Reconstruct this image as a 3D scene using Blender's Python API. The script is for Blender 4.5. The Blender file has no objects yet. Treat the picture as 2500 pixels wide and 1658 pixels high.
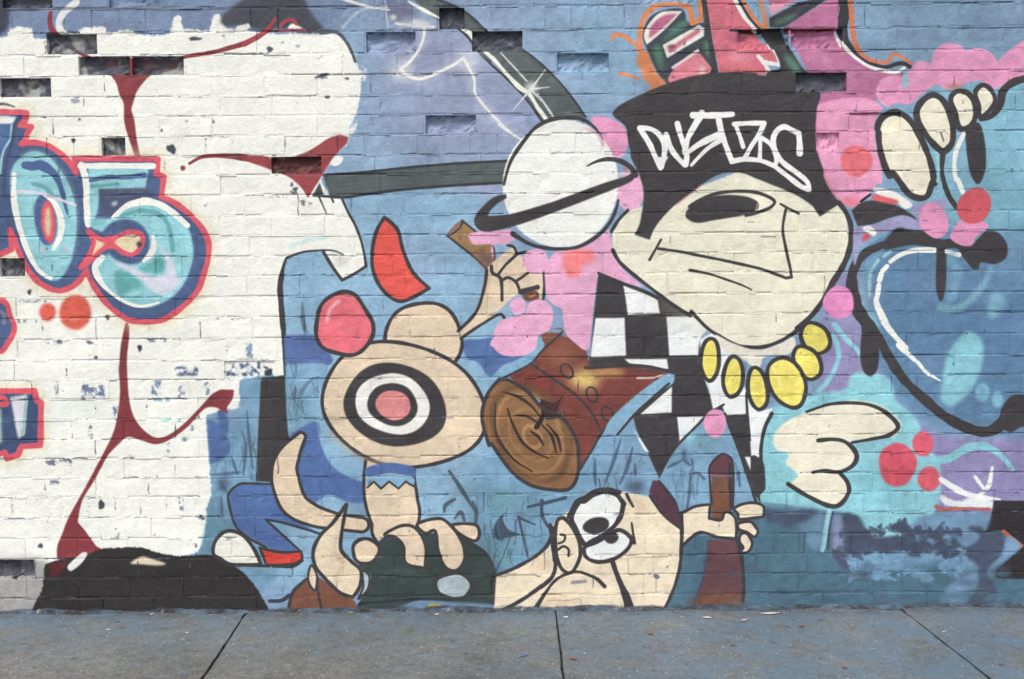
import bpy, bmesh, math, random
import numpy as np
from mathutils import Matrix, Vector

random.seed(7)
rng = np.random.default_rng(7)
scene = bpy.context.scene
COL = scene.collection
R = math.radians

# ------------------------------------------------------------------ camera
FPX = 2300.0                       # focal length in units of a 2500 wide frame
PITCH, ROLL = R(3.5), 0.0068
CAM = Vector((0.0, -3.68, 1.304))
cp, sp = math.cos(PITCH), math.sin(PITCH)
fw = Vector((0, cp, -sp)); t0 = Vector((0, sp, cp)); r0 = Vector((1, 0, 0))
up = t0 * math.cos(ROLL) + r0 * math.sin(ROLL)
rt = r0 * math.cos(ROLL) - t0 * math.sin(ROLL)
cd = bpy.data.cameras.new('camera')
cam = bpy.data.objects.new('camera', cd); COL.objects.link(cam)
cam.matrix_world = Matrix(((rt.x, up.x, -fw.x, CAM.x), (rt.y, up.y, -fw.y, CAM.y), (rt.z, up.z, -fw.z, CAM.z), (0, 0, 0, 1)))
cd.sensor_width = 36.0
cd.lens = 36.0 * FPX / 2500.0
cd.clip_start = 0.05; cd.clip_end = 500
scene.camera = cam

# ------------------------------------------------------------------ sky, sun, exposure
SUN_EL, SUN_AZ = 56.0, 196.0       # degrees; azimuth clockwise from +Y
world = bpy.data.worlds.new('World'); scene.world = world; world.use_nodes = True
wn = world.node_tree; wn.nodes.clear()
sky = wn.nodes.new('ShaderNodeTexSky'); sky.sky_type = 'NISHITA'; sky.sun_disc = False
sky.sun_elevation = R(SUN_EL); sky.sun_rotation = R(SUN_AZ); sky.dust_density = 3.0; sky.air_density = 1.0
hs = wn.nodes.new('ShaderNodeHueSaturation'); hs.inputs['Saturation'].default_value = 0.22   # overcast: nearly grey
bg = wn.nodes.new('ShaderNodeBackground'); bg.inputs['Strength'].default_value = 0.12
wo = wn.nodes.new('ShaderNodeOutputWorld')
wn.links.new(sky.outputs[0], hs.inputs['Color']); wn.links.new(hs.outputs[0], bg.inputs[0]); wn.links.new(bg.outputs[0], wo.inputs[0])
ld = bpy.data.lights.new('sun', 'SUN'); ld.energy = 1.45; ld.angle = R(12); ld.color = (1.0, 0.965, 0.90)
sun = bpy.data.objects.new('sun', ld); COL.objects.link(sun)
sd = Vector((math.sin(R(SUN_AZ)) * math.cos(R(SUN_EL)), math.cos(R(SUN_AZ)) * math.cos(R(SUN_EL)), math.sin(R(SUN_EL))))
sun.rotation_euler = sd.to_track_quat('Z', 'Y').to_euler(); sun.location = sd * 20
scene.view_settings.view_transform = 'Standard'; scene.view_settings.look = 'None'
scene.view_settings.gamma = 1.0; scene.view_settings.exposure = 0.50
scene.cycles.max_bounces = 3; scene.cycles.diffuse_bounces = 2; scene.cycles.use_adaptive_sampling = True; scene.cycles.adaptive_threshold = .025

# ------------------------------------------------------------------ measured points -> wall / ground
def ray(x, y):
    return rt * (x - 1250.0) - up * (y - 829.0) + fw * FPX
def on_wall(x, y):
    d = ray(x, y); s = -CAM.y / d.y
    return CAM.x + d.x * s, CAM.z + d.z * s
def on_ground(x, y, z=0.0):
    d = ray(x, y); s = (z - CAM.z) / d.z
    return CAM.x + d.x * s, CAM.y + d.y * s

# ------------------------------------------------------------------ the mural: a painted layer made from vector shapes
MM = 0.0016                        # metres per paint cell
U0, U1, V0, V1 = -3.0, 3.0, -0.02, 2.94
PW, PH = int((U1 - U0) / MM), int((V1 - V0) / MM)
ART = np.zeros((PH, PW, 3), np.float32)
TS = 3.4846
TILES = {'S': (0, 0, 1.0), 'F': (0, 0, 0.9456), 'T': (1500, 240, 4.356), 'U': (1500, 0, 3.638), 'V': (0, 240, 6.03), 'W': (1600, 1080, 5.6)}
for ci, cx0 in zip('ABCD', (0, 600, 1200, 1850)):
    for ri, cy0 in enumerate((0, 400, 800, 1208)):
        TILES[ci + str(ri)] = (cx0, cy0, TS)
HM = None
def cell(x, y):                    # sketch point -> cell of the paint layer (row 0 at the wall's top)
    u, v = on_wall(x, y)
    return ((u - U0) / MM, (V1 - v) / MM)
def parse(txt):
    pts, cor, t = [], [], TILES['S']
    for tok in txt.split():
        if tok[-1] == ':':
            t = TILES.get(tok[:-1]); continue          # 'M:' = metres on the wall
        c = tok.endswith('!')
        a, b = tok.rstrip('!').split(',')
        if t is None: pts.append(((float(a) - U0) / MM, (V1 - float(b)) / MM))
        else: pts.append(cell(t[0] + float(a) / t[2], t[1] + float(b) / t[2]))
        cor.append(c)
    return pts, cor
def smooth(pts, cor, closed, n=8):
    N = len(pts); out = []
    P = np.array(pts)
    for i in range(N if closed else N - 1):
        p1, p2 = P[i], P[(i + 1) % N]
        if closed: pm, pp = P[i - 1], P[(i + 2) % N]
        else: pm, pp = P[max(i - 1, 0)], P[min(i + 2, N - 1)]
        m1 = np.zeros(2) if cor[i] else (p2 - pm) * 0.5
        m2 = np.zeros(2) if cor[(i + 1) % N] else (pp - p1) * 0.5
        if cor[i]: m1 = (p2 - p1) * 0.6
        if cor[(i + 1) % N]: m2 = (p2 - p1) * 0.6
        L = np.linalg.norm(p2 - p1)
        for q in (m1, m2):
            l = np.linalg.norm(q)
            if l > L * 1.2: q *= L * 1.2 / l
        k = n if L > 12 else 4
        t = np.arange(k)[:, None] / k
        out.append((2*t**3 - 3*t**2 + 1) * p1 + (t**3 - 2*t**2 + t) * m1 + (-2*t**3 + 3*t**2) * p2 + (t**3 - t**2) * m2)
    if not closed: out.append(P[-1:])
    return np.concatenate(out)
def vnoise(h, w, sc, seed, y0=0, x0=0):
    g = np.random.default_rng(seed).random((int((PH + 260) / sc) + 3, int((PW + 260) / sc) + 3)).astype(np.float32)
    yy = (np.arange(h) + y0) / sc; xx = (np.arange(w) + x0) / sc
    yi = yy.astype(int); xi = xx.astype(int); fy = (yy - yi)[:, None]; fx = (xx - xi)[None, :]
    fy = fy * fy * (3 - 2 * fy); fx = fx * fx * (3 - 2 * fx)
    a = g[yi][:, xi]; b = g[yi][:, xi + 1]; c = g[yi + 1][:, xi]; d = g[yi + 1][:, xi + 1]
    return (a * (1 - fx) + b * fx) * (1 - fy) + (c * (1 - fx) + d * fx) * fy
def box(m, r):
    if r < 1: return m
    for ax in (0, 1):
        for _ in (0, 1):
            p = np.pad(m, [(r + 1, r) if k == ax else (0, 0) for k in (0, 1)])
            c = np.cumsum(p, axis=ax, dtype=np.float64)
            n = m.shape[ax]
            m = ((np.take(c, range(2 * r + 1, 2 * r + 1 + n), ax) - np.take(c, range(0, n), ax)) / (2 * r + 1)).astype(np.float32)
    return m
def blend(mask, x0, y0, col, a):
    h, w = mask.shape
    xa, ya, xb, yb = max(x0, 0), max(y0, 0), min(x0 + w, PW), min(y0 + h, PH)
    if xa >= xb or ya >= yb: return
    m = (mask[ya - y0:yb - y0, xa - x0:xb - x0] * a)[..., None]
    s = ART[ya:yb, xa:xb]
    s += (np.array(col, np.float32) / 255.0 - s) * m
def poly_mask(P, pad):
    x0, y0 = int(P[:, 0].min()) - pad, int(P[:, 1].min()) - pad
    x1, y1 = int(P[:, 0].max()) + pad + 2, int(P[:, 1].max()) + pad + 2
    x0 = max(x0, -60); y0 = max(y0, -60); x1 = min(x1, PW + 60); y1 = min(y1, PH + 60)
    w, h = max(x1 - x0, 1), max(y1 - y0, 1)
    m = np.zeros((h, w), np.float32)
    A = P; B = np.roll(P, -1, 0); SUB = 2
    xs = np.arange(w, dtype=np.float32)
    for j in range(h):
        row = np.zeros(w, np.float32)
        for k in range(SUB):
            y = y0 + j + (k + 0.5) / SUB
            hit = (A[:, 1] <= y) != (B[:, 1] <= y)
            if not hit.any(): continue
            a, b = A[hit], B[hit]
            X = np.sort(a[:, 0] + (y - a[:, 1]) / (b[:, 1] - a[:, 1]) * (b[:, 0] - a[:, 0])) - x0
            for q in range(0, len(X) - 1, 2):
                l, r = max(X[q], 0.0), min(X[q + 1], float(w))
                if r <= l: continue
                li, ri_ = int(l), min(int(r), w - 1)
                if li == ri_: row[li] += r - l
                else:
                    row[li] += li + 1 - l; row[li + 1:ri_] += 1; row[ri_] += r - ri_
        m[j] = row / SUB
    return m, x0, y0
def fill(col, txt, soft=1, a=1.0, sm=True, rag=0, worn=0.0, seed=1):
    pts, cor = parse(txt)
    P = smooth(pts, cor, True) if sm else np.array(pts)
    pad = int(soft * 2 + rag * 2 + 3)
    m, x0, y0 = poly_mask(P, pad)
    if rag:                         # broken, chipped paint edge
        b = box(m, int(rag))
        n = vnoise(m.shape[0], m.shape[1], max(rag * .55, 3), seed, y0 + 70, x0 + 70) * .65 + vnoise(m.shape[0], m.shape[1], 3, seed + 5, y0 + 70, x0 + 70) * .35
        m = np.clip((b - 0.18 - 0.64 * n) * 9 + .5, 0, 1)
    if worn:
        n = vnoise(m.shape[0], m.shape[1], 9, seed + 2, y0 + 70, x0 + 70) * .6 + vnoise(m.shape[0], m.shape[1], 3, seed + 3, y0 + 70, x0 + 70) * .4
        m = m * np.clip((n - worn) * 8 + .5, 0, 1)
    blend(box(m, int(soft)), x0, y0, col, a)
def line(col, txt, w, w2=None, soft=2.2, a=1.0, closed=False, sm=True, wob=True):
    pts, cor = parse(txt)
    P = smooth(pts, cor, closed) if sm else np.array(pts)
    if closed: P = np.vstack([P, P[:1]])
    if len(P) < 2: return
    L = np.concatenate([[0], np.cumsum(np.linalg.norm(np.diff(P, axis=0), axis=1))]); T = L / max(L[-1], 1e-6)
    if isinstance(w, (list, tuple)): W = np.interp(T, np.linspace(0, 1, len(w)), w)
    else: W = w + ((w2 if w2 is not None else w) - w) * T
    if wob: W = W * (1 + 0.07 * np.sin(L / 17.0 + len(P)) + 0.05 * np.sin(L / 6.3))
    mx = float(max(W)); pad = int(mx / 2 + soft + 3)
    x0, y0 = int(P[:, 0].min()) - pad, int(P[:, 1].min()) - pad
    m = np.zeros((int(P[:, 1].max()) + pad + 2 - y0, int(P[:, 0].max()) + pad + 2 - x0), np.float32)
    for i in range(len(P) - 1):
        p, q = P[i], P[i + 1]; rr = (W[i] + W[i + 1]) / 4 + soft + 1
        ax, bx = int(min(p[0], q[0]) - rr) - x0, int(max(p[0], q[0]) + rr) + 2 - x0
        ay, by = int(min(p[1], q[1]) - rr) - y0, int(max(p[1], q[1]) + rr) + 2 - y0
        ax, ay = max(ax, 0), max(ay, 0)
        X = np.arange(ax, bx)[None, :] + x0 + .5; Y = np.arange(ay, by)[:, None] + y0 + .5
        d = q - p; dd = float(d @ d) + 1e-9
        t = np.clip(((X - p[0]) * d[0] + (Y - p[1]) * d[1]) / dd, 0, 1)
        D = np.hypot(X - p[0] - t * d[0], Y - p[1] - t * d[1])
        r = (W[i] + (W[i + 1] - W[i]) * t) / 2
        v = np.clip((r - D) / soft + .5, 0, 1)
        s = m[ay:by, ax:bx]
        np.maximum(s, v[:s.shape[0], :s.shape[1]], out=s)
    blend(m, x0, y0, col, a)
def ell_pts(tile, cx, cy, rx, ry, rot=0, n=28, wob=0.0):
    t = TILES[tile]; out = []
    c, s = math.cos(R(rot)), math.sin(R(rot))
    for k in range(n):
        a = 2 * math.pi * k / n
        f = 1 + wob * math.sin(3 * a + cx) + wob * .6 * math.sin(5 * a + cy)
        ex, ey = rx * math.cos(a) * f, ry * math.sin(a) * f
        out.append((t[0] + (cx + ex * c - ey * s) / t[2], t[1] + (cy + ex * s + ey * c) / t[2]))
    return 'S: ' + ' '.join('%.2f,%.2f' % p for p in out)
def ell(col, tile, cx, cy, rx, ry, rot=0, soft=1, a=1.0, out=None, ow=8, wob=0.015):
    p = ell_pts(tile, cx, cy, rx, ry, rot, wob=wob)
    fill(col, p, soft=soft, a=a)
    if out: line(out, p, ow, closed=True)
def shape(col, txt, ow=8, oc=None, soft=1):
    fill(col, txt, soft=soft); line(oc or BLACK, txt, ow, closed=True)
def haze_spray(col, tile, cx, cy, rx, ry, a=0.6, rot=0):
    t = TILES[tile]; r = int(min(rx, ry) / t[2] * 0.45)
    p = ell_pts(tile, cx, cy, rx * .75, ry * .75, rot, wob=.08)
    fill(col, p, soft=max(r, 2), a=a)
# colours of the paints
BLACK = (62, 59, 62); WHITE = (240, 241, 233); BLUE = (124, 160, 200); SKYB = (134, 180, 214); MAROON = (138, 55, 62)
GREY = (86, 96, 97); CREAM = (231, 227, 204); PINK = (229, 150, 190); LPINK = (232, 168, 203); CORAL = (236, 102, 112)
TAN = (225, 203, 175); REDP = (230, 84, 74); YEL = (242, 227, 106); CYAN = (134, 203, 216); PURP = (143, 134, 187)
DEEP = (86, 132, 175); NAVY = (68, 96, 148); SHIRT = (74, 112, 184); OUTR = (224, 86, 104); SAND = (228, 209, 165); TEAL = (72, 112, 135)
CREAM2 = (236, 229, 206); ORANGE = (222, 132, 86)
ART[:] = np.array(BLUE, np.float32) / 255

# ---- ground coats
fill((116, 139, 180), 'S: -1300,-700 1000,-700 1000,95 -1300,95', soft=14, sm=False)
fill((133, 169, 206), 'S: 850,60 1500,-20 1560,330 1230,480 860,470', soft=40)
fill((116, 152, 184), 'S: 2100,-800 3600,-800 3600,260 2100,200', soft=40, sm=False)
fill((128, 168, 203), 'S: 1330,-700 2000,-700 1800,260 1480,280', soft=40)
haze_spray((150, 154, 190), 'F', 1050, 270, 230, 210, .7)
haze_spray((150, 150, 190), 'F', 1000, 130, 190, 90, .7)
haze_spray((160, 158, 198), 'F', 1140, 470, 80, 90, .7)
haze_spray((165, 160, 200), 'F', 1180, 250, 90, 90, .6)
fill(SKYB, 'F: 640,480 1150,470 1200,800 1140,1000 1300,1150 1280,1320 480,1320 480,860 620,840', soft=14)
fill((112, 163, 200), 'F: 470,850 660,850 640,1330 440,1330', soft=4)
fill(TEAL, 'F: 1100,1110 1800,1160 3300,1150 3300,1520 1100,1520', soft=44, sm=False)
fill((112, 162, 198), 'F: 1130,1050 1560,1000 1800,1150 1500,1180 1290,1330 1150,1300', soft=16)
fill((122, 182, 208), 'F: 2150,190 3300,150 3300,640 2180,560', soft=26)
fill(DEEP, 'F: 1980,560 2150,520 3300,560 3300,1000 2300,1000 2050,900', soft=20)
haze_spray((112, 178, 200), 'F', 2300, 470, 120, 130, .8)
haze_spray((80, 122, 172), 'F', 2280, 760, 130, 120, .7)
fill(PURP, 'F: 1930,650 2010,640 2040,880 2200,1010 3300,1000 3300,1180 2200,1180 1900,900', soft=6)
fill(CYAN, 'D2: 100,700 460,570 740,520 800,400 960,380 1120,440 1180,620 1320,740 1390,870 1340,960 1520,1100 1560,1280 1540,1500 D3: 1500,150 1300,330 1000,370 920,280 840,170 480,120 0,60 C2: 2200,1500 2200,1100 D2: 40,850', soft=3)
line(CYAN, 'D2: 640,60 690,230 620,420 520,540', 12, soft=5)
line(CYAN, 'D1: 650,1370 760,1500 D2: 850,190 900,300', 14, 10, soft=4)
haze_spray((118, 190, 208), 'D2', 1100, 1350, 420, 200, .5)

for k in range(170):
    x_, y_ = rng.uniform(-400, 2900), rng.uniform(-250, 1480)
    c_ = ((104, 138, 186), (150, 182, 212), (146, 146, 190), (96, 128, 170), (134, 172, 206))[int(rng.integers(5))]
    if y_ > 1180: c_ = ((62, 96, 122), (88, 130, 156), (72, 88, 118))[int(rng.integers(3))]
    elif 1900 < x_ and 800 < y_: c_ = ((126, 190, 206), (150, 142, 190), (132, 126, 178))[int(rng.integers(3))]
    r_ = rng.uniform(25, 90); haze_spray(c_, 'S', x_, y_, r_ * rng.uniform(1, 1.9), r_, rng.uniform(.12, .32), rng.uniform(0, 180))

# ---- white panel on the left
fill(WHITE, 'A0: -4200,320 0,320! 60,310! 80,250! 160,225! 270,235! 280,325! 400,330! 560,330! 720,235! 890,225! 905,280! 1000,262! 1120,252! 1150,290! 1290,302! 1440,292! 1480,135! 1540,122! 1548,240! 1780,262! 1812,132! 1870,112! 1910,235! 2150,270! B0: 60,260! 240,290! 640,280 770,280 850,350 900,440 940,530 968,620 978,740 966,860 930,1000 885,1090 860,1230 780,1300 700,1420! B1: 640,140! 715,280! 825,300! 870,410 930,520 980,650 1010,780 1020,870! 930,930 820,990! 740,880 660,750! 600,735 480,750 350,800! 320,900 300,1040 300,1150 315,1300 320,1560 B2: 325,150 335,400! 240,425! 210,350! 120,430! A2: 2205,320! 2190,420! 2040,440! 2035,690! 1900,700! 1850,720! 1750,745! 1760,900! 1780,1160! 1790,1270! 1800,1420! A3: 1755,120! 1760,180! 1740,380! 1690,480! 1500,560! 300,700! 200,1010! -4200,1010!', soft=1, rag=4)
haze_spray((196, 214, 224), 'A2', 600, 700, 520, 160, .16)
haze_spray((222, 222, 205), 'A1', 1400, 1200, 500, 220, .4)
fill((168, 166, 162), 'A3: -3000,560! 150,540 380,560 430,700 420,850 400,1060! -3000,1060!', soft=9)
for tl, x, y, w_, h_, c, s_ in (('A2', 1920, 290, 290, 125, (62, 84, 128), 3), ('A2', 1495, 330, 190, 80, (80, 102, 140), 4), ('A2', 695, 480, 195, 125, (95, 118, 160), 5),
                                ('A2', 1290, 430, 80, 190, (92, 122, 165), 6), ('A2', 1300, 600, 150, 30, (110, 160, 175), 7), ('A2', 1510, 500, 60, 130, (120, 140, 165), 8),
                                ('A2', 1740, 465, 45, 110, (110, 135, 170), 9), ('A2', 965, 640, 40, 110, (95, 115, 150), 10), ('A2', 755, 830, 35, 120, (95, 105, 135), 11),
                                ('A2', 1620, 820, 25, 70, (100, 130, 160), 12), ('A2', 1425, 970, 20, 110, (90, 105, 130), 13), ('A2', 1540, 930, 70, 40, (120, 140, 160), 14),
                                ('A2', 1300, 775, 280, 28, (120, 185, 190), 15), ('A2', 455, 480, 40, 90, (110, 120, 145), 16), ('A2', 390, 1120, 220, 50, (95, 105, 125), 17),
                                ('A2', 1520, 1430, 40, 130, (85, 125, 150), 18), ('A3', 1690, 170, 60, 45, (60, 65, 85), 19), ('A3', 1600, 390, 80, 60, (80, 85, 105), 20),
                                ('A2', 2090, 120, 40, 140, (95, 105, 130), 21), ('B2', 0, 80, 60, 330, (110, 140, 180), 22), ('B2', 130, 330, 90, 80, (45, 48, 58), 23),
                                ('B1', 380, 150, 60, 110, (70, 70, 85), 24), ('B1', 200, 270, 160, 20, (105, 105, 115), 25), ('B1', 440, 310, 120, 50, (120, 105, 110), 26),
                                ('A0', 600, 830, 80, 50, (150, 155, 170), 27), ('A0', 1400, 990, 130, 12, (150, 150, 155), 28), ('B0', 580, 640, 120, 30, (95, 100, 110), 29),
                                ('A2', 380, 100, 150, 40, (95, 108, 135), 30), ('A2', 700, 110, 90, 30, (90, 98, 120), 31), ('A2', 800, 140, 160, 16, (110, 115, 130), 32),
                                ('A2', 1240, 90, 180, 35, (110, 120, 140), 33), ('A2', 420, 1300, 90, 35, (95, 110, 140), 34), ('A1', 140, 1320, 180, 35, (110, 120, 140), 35),
                                ('A1', 150, 1150, 260, 30, (140, 150, 165), 36), ('A1', 1800, 1310, 290, 20, (130, 140, 155), 37), ('A3', 980, 280, 35, 90, (85, 85, 100), 38)):
    fill(c, '%s: %g,%g %g,%g %g,%g %g,%g' % (tl, x, y, x + w_, y, x + w_, y + h_, x, y + h_), sm=False, rag=4, worn=.50, seed=s_ * 13, a=.9)
for tl, x, y, rx, ry, rot in (('A0', 1458, 1268, 44, 34, 40), ('A2', 1190, 175, 18, 28, 0), ('A3', 862, 85, 26, 40, 0), ('A1', 915, 1305, 20, 24, 0), ('A1', 250, 1090, 16, 24, 20),
                              ('A2', 815, 255, 16, 14, 0), ('A1', 1185, 1560, 16, 16, 0), ('A0', 340, 800, 18, 20, 0), ('A0', 1660, 330, 55, 16, 0), ('A3', 345, 435, 22, 20, 0),
                              ('B0', 205, 420, 26, 24, 30), ('B0', 695, 825, 24, 12, 0), ('B0', 660, 640, 50, 12, -18), ('B0', 860, 668, 18, 10, 0), ('A0', 1815, 1035, 8, 14, 0), ('A0', 1375, 1110, 9, 14, 0),
                              ('A0', 675, 1015, 10, 10, 0), ('A0', 625, 1195, 18, 20, 0), ('A2', 1875, 720, 22, 16, 0)):
    ell((58, 60, 74), tl, x, y, rx, ry, rot, wob=.12, a=.92)

# ---- dark spray, top left
fill((68, 72, 84), 'F: 508,48 530,22 580,-8 690,-12 718,30 748,72 700,76 650,66 600,70 560,58 530,62', soft=4)
fill((62, 62, 70), 'A0: 160,-10 310,-10 300,70 170,70', soft=4, rag=3)
fill((60, 62, 84), 'A0: -300,-20 30,-20 45,270 -300,280', soft=4, rag=5)
fill((240, 238, 232), 'B0: 350,240! 400,200 520,260!', soft=1)
fill((232, 232, 228), 'A0: 1990,240 2080,205 2140,215 2070,270', rag=4)
line((222, 224, 222), 'A0: 650,20 540,110 500,200 530,280 600,310', 15, 18, soft=3)
line((75, 82, 96), 'B0: 640,275 770,275 850,350 900,440 932,525', 11, 6)
line((60, 60, 74), 'A0: -100,85 500,80 900,68 1500,85 2265,60 B0: 550,55 1000,50', 4, soft=3, a=.6)
fill((233, 235, 232), 'B0: 930,560 1020,570 1030,640 990,720 960,700', rag=5, worn=.45)
fill((225, 230, 232), 'B0: 900,1030 945,1000 930,1120 870,1160', rag=4, worn=.42)

# ---- grey hook: blade, bolts, pole
fill((100, 98, 132), 'B0: 1180,10 1420,30 1430,150 1280,170 1190,120', soft=12, a=.8)
line((228, 226, 214), 'B0: 830,-10 1000,45 1220,85', 8, 4, soft=3)
line((200, 204, 214), 'B0: 1185,-10 1195,120 1210,230', 4, soft=3, a=.7)
line((190, 200, 215), 'B0: 820,240 900,150 1000,80 1200,60', 6, soft=4, a=.6)
ell((222, 220, 205), 'B0', 1255, 150, 26, 22, soft=3); ell((226, 224, 214), 'B0', 1480, 200, 90, 26, 8, soft=3, a=.9); line((220, 220, 214), 'B0: 1280,200 1400,215 1600,232', 7, soft=3)
fill(GREY, 'B0: 1400,-30! 1560,-30! 1850,90 2070,280 2265,400 C0: 260,420 440,560 640,770 800,995! 600,1040 430,1040! 330,880 240,760 100,620 0,520 B0: 2100,560 1970,430 1900,330 1800,240 1660,190 1540,100', soft=1)
line((70, 78, 82), 'B0: 1600,-20 1850,100 2070,300 2265,420 C0: 250,430 430,570', 10, soft=6, a=.5)
line((56, 58, 66), 'B0: 1560,-30 1850,90 2070,280 2265,400 C0: 260,420 440,560 640,770 800,995', 5)
line((56, 58, 66), 'B0: 1660,190 1800,240 1900,330 1970,430 2100,560 2250,690 C0: 100,640 240,780 330,890 430,1035', 5)
BOLT = (240, 239, 228)
line(BOLT, 'B0: 1380,10 1540,100 1640,150', [4, 9, 5], soft=3); line(BOLT, 'B0: 1830,240 1920,295 1985,410', [5, 14, 4], soft=2.5)
line(BOLT, 'B0: 2040,440 2130,530 2250,660', [10, 8, 4], soft=2.5); line(BOLT, 'C0: 10,490 130,630 240,745 320,800 390,910 470,1020', [9, 8, 12, 9, 10], soft=2.5)
line((205, 210, 205), 'C0: 80,450 200,580 300,690', 4, soft=2.5); line((205, 210, 205), 'C0: 390,800 450,880 530,1000', 5, soft=2.5)
ell((232, 234, 225), 'C0', 335, 750, 50, 50, soft=7, a=.9)
for q in ('460,590', '495,740', '180,940', '420,860'): line((222, 226, 220), 'C0: 335,760 ' + q, 6, 1.5, soft=2.5)
haze_spray((222, 222, 226), 'B0', 1320, 610, 130, 110, .85); haze_spray((214, 216, 224), 'B0', 1890, 520, 150, 120, .8)
line((206, 208, 222), 'B0: 1520,250 1470,430 1320,590 1370,640 1490,670 1650,610 1850,495 1900,580 1950,790 2110,990 2265,1140', 22, soft=20, a=.35)
haze_spray((200, 204, 218), 'B0', 1450, 200, 200, 60, .5)
line(BOLT, 'B0: 1520,250 1510,330 1470,430! 1400,520 1320,590! 1370,640 1490,670 1650,610 1770,550 1850,495! 1900,580 1945,680 1950,790 2020,890 2110,990 2200,1080 2265,1140 C0: 60,1060 160,1130 265,1195', [6, 6, 8, 7, 7, 6, 5, 4, 4, 4], soft=4)
line((205, 212, 222), 'C0: -10,960 60,1050', 4, soft=3, a=.6)
fill(GREY, 'B1: 660,100! 1000,72 1400,30 1800,-4 2230,-24! 2200,165! 1800,182 1300,222 1000,262 820,290! 715,268!')
for yy in (30, 60, 95, 130): line((74, 82, 86), 'B1: 760,%d 1400,%d 2180,%d' % (yy + 105, yy + 45, yy), 3, soft=3, a=.5)
line((52, 54, 62), 'B1: 660,98 1000,72 1400,30 1800,-4 2225,-24', 6); line((52, 54, 62), 'B1: 580,268 820,284 1000,262 1300,222 1800,182 2200,160', 7)
fill((66, 76, 78), 'B1: 630,160! 665,270! 565,278!')
line(BLACK, 'B1: 618,270 650,340 685,420', 5, 2.5); line(BLACK, 'B1: 720,262 745,325', 5)
line(BLACK, 'B1: 820,300 870,410 930,520 980,650 1010,780 1022,872', 6); line(BLACK, 'B1: 1022,872 930,932 820,990', 7); line(BLACK, 'B1: 815,985 740,880 660,750', 8)
line(BLACK, 'B1: 350,800 480,752 620,737 740,738 830,772', 6, 3)
line((190, 228, 226), 'B1: 380,700 540,645 680,630', 10, 6, soft=8, a=.8)
haze_spray((196, 196, 190), 'B1', 800, 820, 90, 60, .7, 25)
line(BLACK, 'B1: 345,800 315,900 293,1040 298,1150 310,1300 320,1400 B2: 322,20 325,150 338,400', [5, 12, 15, 14, 11, 9, 8])

# ---- maroon branching lines
line(MAROON, 'A0: 430,110 425,200 455,275 525,345 620,420 740,482 800,520', [10, 13, 14, 10, 8, 9])
fill(MAROON, 'A0: 760,490! 900,600 985,700 1015,800 1050,880 1055,1000 1072,1100 1110,1220 1150,1335! 1192,1325! 1165,1200 1145,1030 1118,940 1130,880 1165,780 1230,690 1310,622 1480,570! 1505,495!')
fill(WHITE, 'A0: 985,490! 1058,490! 1052,600! 1000,604!')
line(MAROON, 'A0: 1490,510 1600,478 1800,447 1950,410 2100,365 2200,310 2300,240', 8, 13)
line((176, 62, 72), 'B0: -10,375 100,310 180,250 230,195 252,155', 12, 6); line((190, 66, 78), 'B0: 290,222 340,180 400,168 432,205', 7); line((170, 60, 70), 'B0: 250,266 500,250', 5)
ell(MAROON, 'A0', 1555, 1430, 22, 22)
line(MAROON, 'A0: 1610,1392 1700,1342 1800,1326 2000,1332 2265,1372', [6, 10, 11, 18, 24])
fill((158, 66, 72), 'A0: 2100,1325! B0: 150,1340 300,1350 420,1330 560,1270 700,1180 800,1145! 872,1165! 860,1220 780,1300 720,1380 660,1480! B1: 530,292! 470,200 380,120 240,60 100,10 A0: 2100,1370!')
fill(WHITE, 'B0: 760,1330 830,1340 810,1390 760,1412 720,1390')
line(MAROON, 'A1: 1078,1365 1075,1430 1062,1500 1065,1568', [9, 10, 8, 12])
fill(MAROON, 'A2: 1060,-10! 1100,-10! 1095,110 1080,250 1085,450 1100,620 1140,760 1220,870 1320,935 1420,920 1550,830 1700,680 1800,570 1880,525! 1990,530! 1980,600 1930,680! 1937,735! 1890,722! 1840,680 1740,690 1600,840 1450,950 1330,992 1210,962 1090,930 1010,990 920,1085 860,1190 790,1320 700,1470 A3: 660,230! 740,330 820,440! 865,462! 740,540 560,545 485,545! 490,430 530,330 580,200 690,0 A2: 730,1350 820,1180 900,1030 970,880 1000,740 1020,560 1015,350 1030,140')

# ---- outlined numbers on the left
OUT5 = 'V: 0,200! 300,208! 395,222! 370,330! 300,398! 465,420! 400,520! 372,640! 310,672! 450,650 620,670 750,720 870,800 980,900 1060,1000 1120,1105! 1090,895! 1300,888 A0: 930,1350 1345,1352! 1332,1480! A1: 1392,110! 1372,280! 1480,330 1600,420 1720,550 1775,680 1770,800 1730,950 1680,1080 1560,1210 1400,1320 1250,1345 1080,1320 920,1200 820,1070 750,950 735,900! 700,960 620,1040 500,1080 380,1040 280,960 210,850 160,740 120,640 85,560! 100,725! 0,772! -500,800! V: -700,200!'
line(SAND, OUT5, 40, soft=30, a=.55, closed=True)
fill(NAVY, OUT5); line(OUTR, OUT5, 14, closed=True, soft=3)
line((80, 84, 100), 'V: -100,100 60,85 210,125', 9, 3, soft=4)
fill((234, 234, 228), 'V: -300,262! 245,265! 190,375! -300,385!', soft=2)
fill((74, 108, 172), 'V: -300,400! 172,400! 152,600 80,760 22,900 -300,900!', soft=2); line((150, 205, 205), 'V: 172,400 150,600 55,760 18,900 5,1100', 5, soft=3)
line((60, 72, 112), 'V: 300,270 220,400 180,640 110,860 70,1100 60,1400', 9, soft=3, a=.7)
O0 = 'A1: 90,80 95,300 135,500 205,700 290,880 380,970 480,992 560,920 620,780 652,600 650,400 600,200 520,60 A0: 420,1335 290,1282 170,1340'
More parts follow.
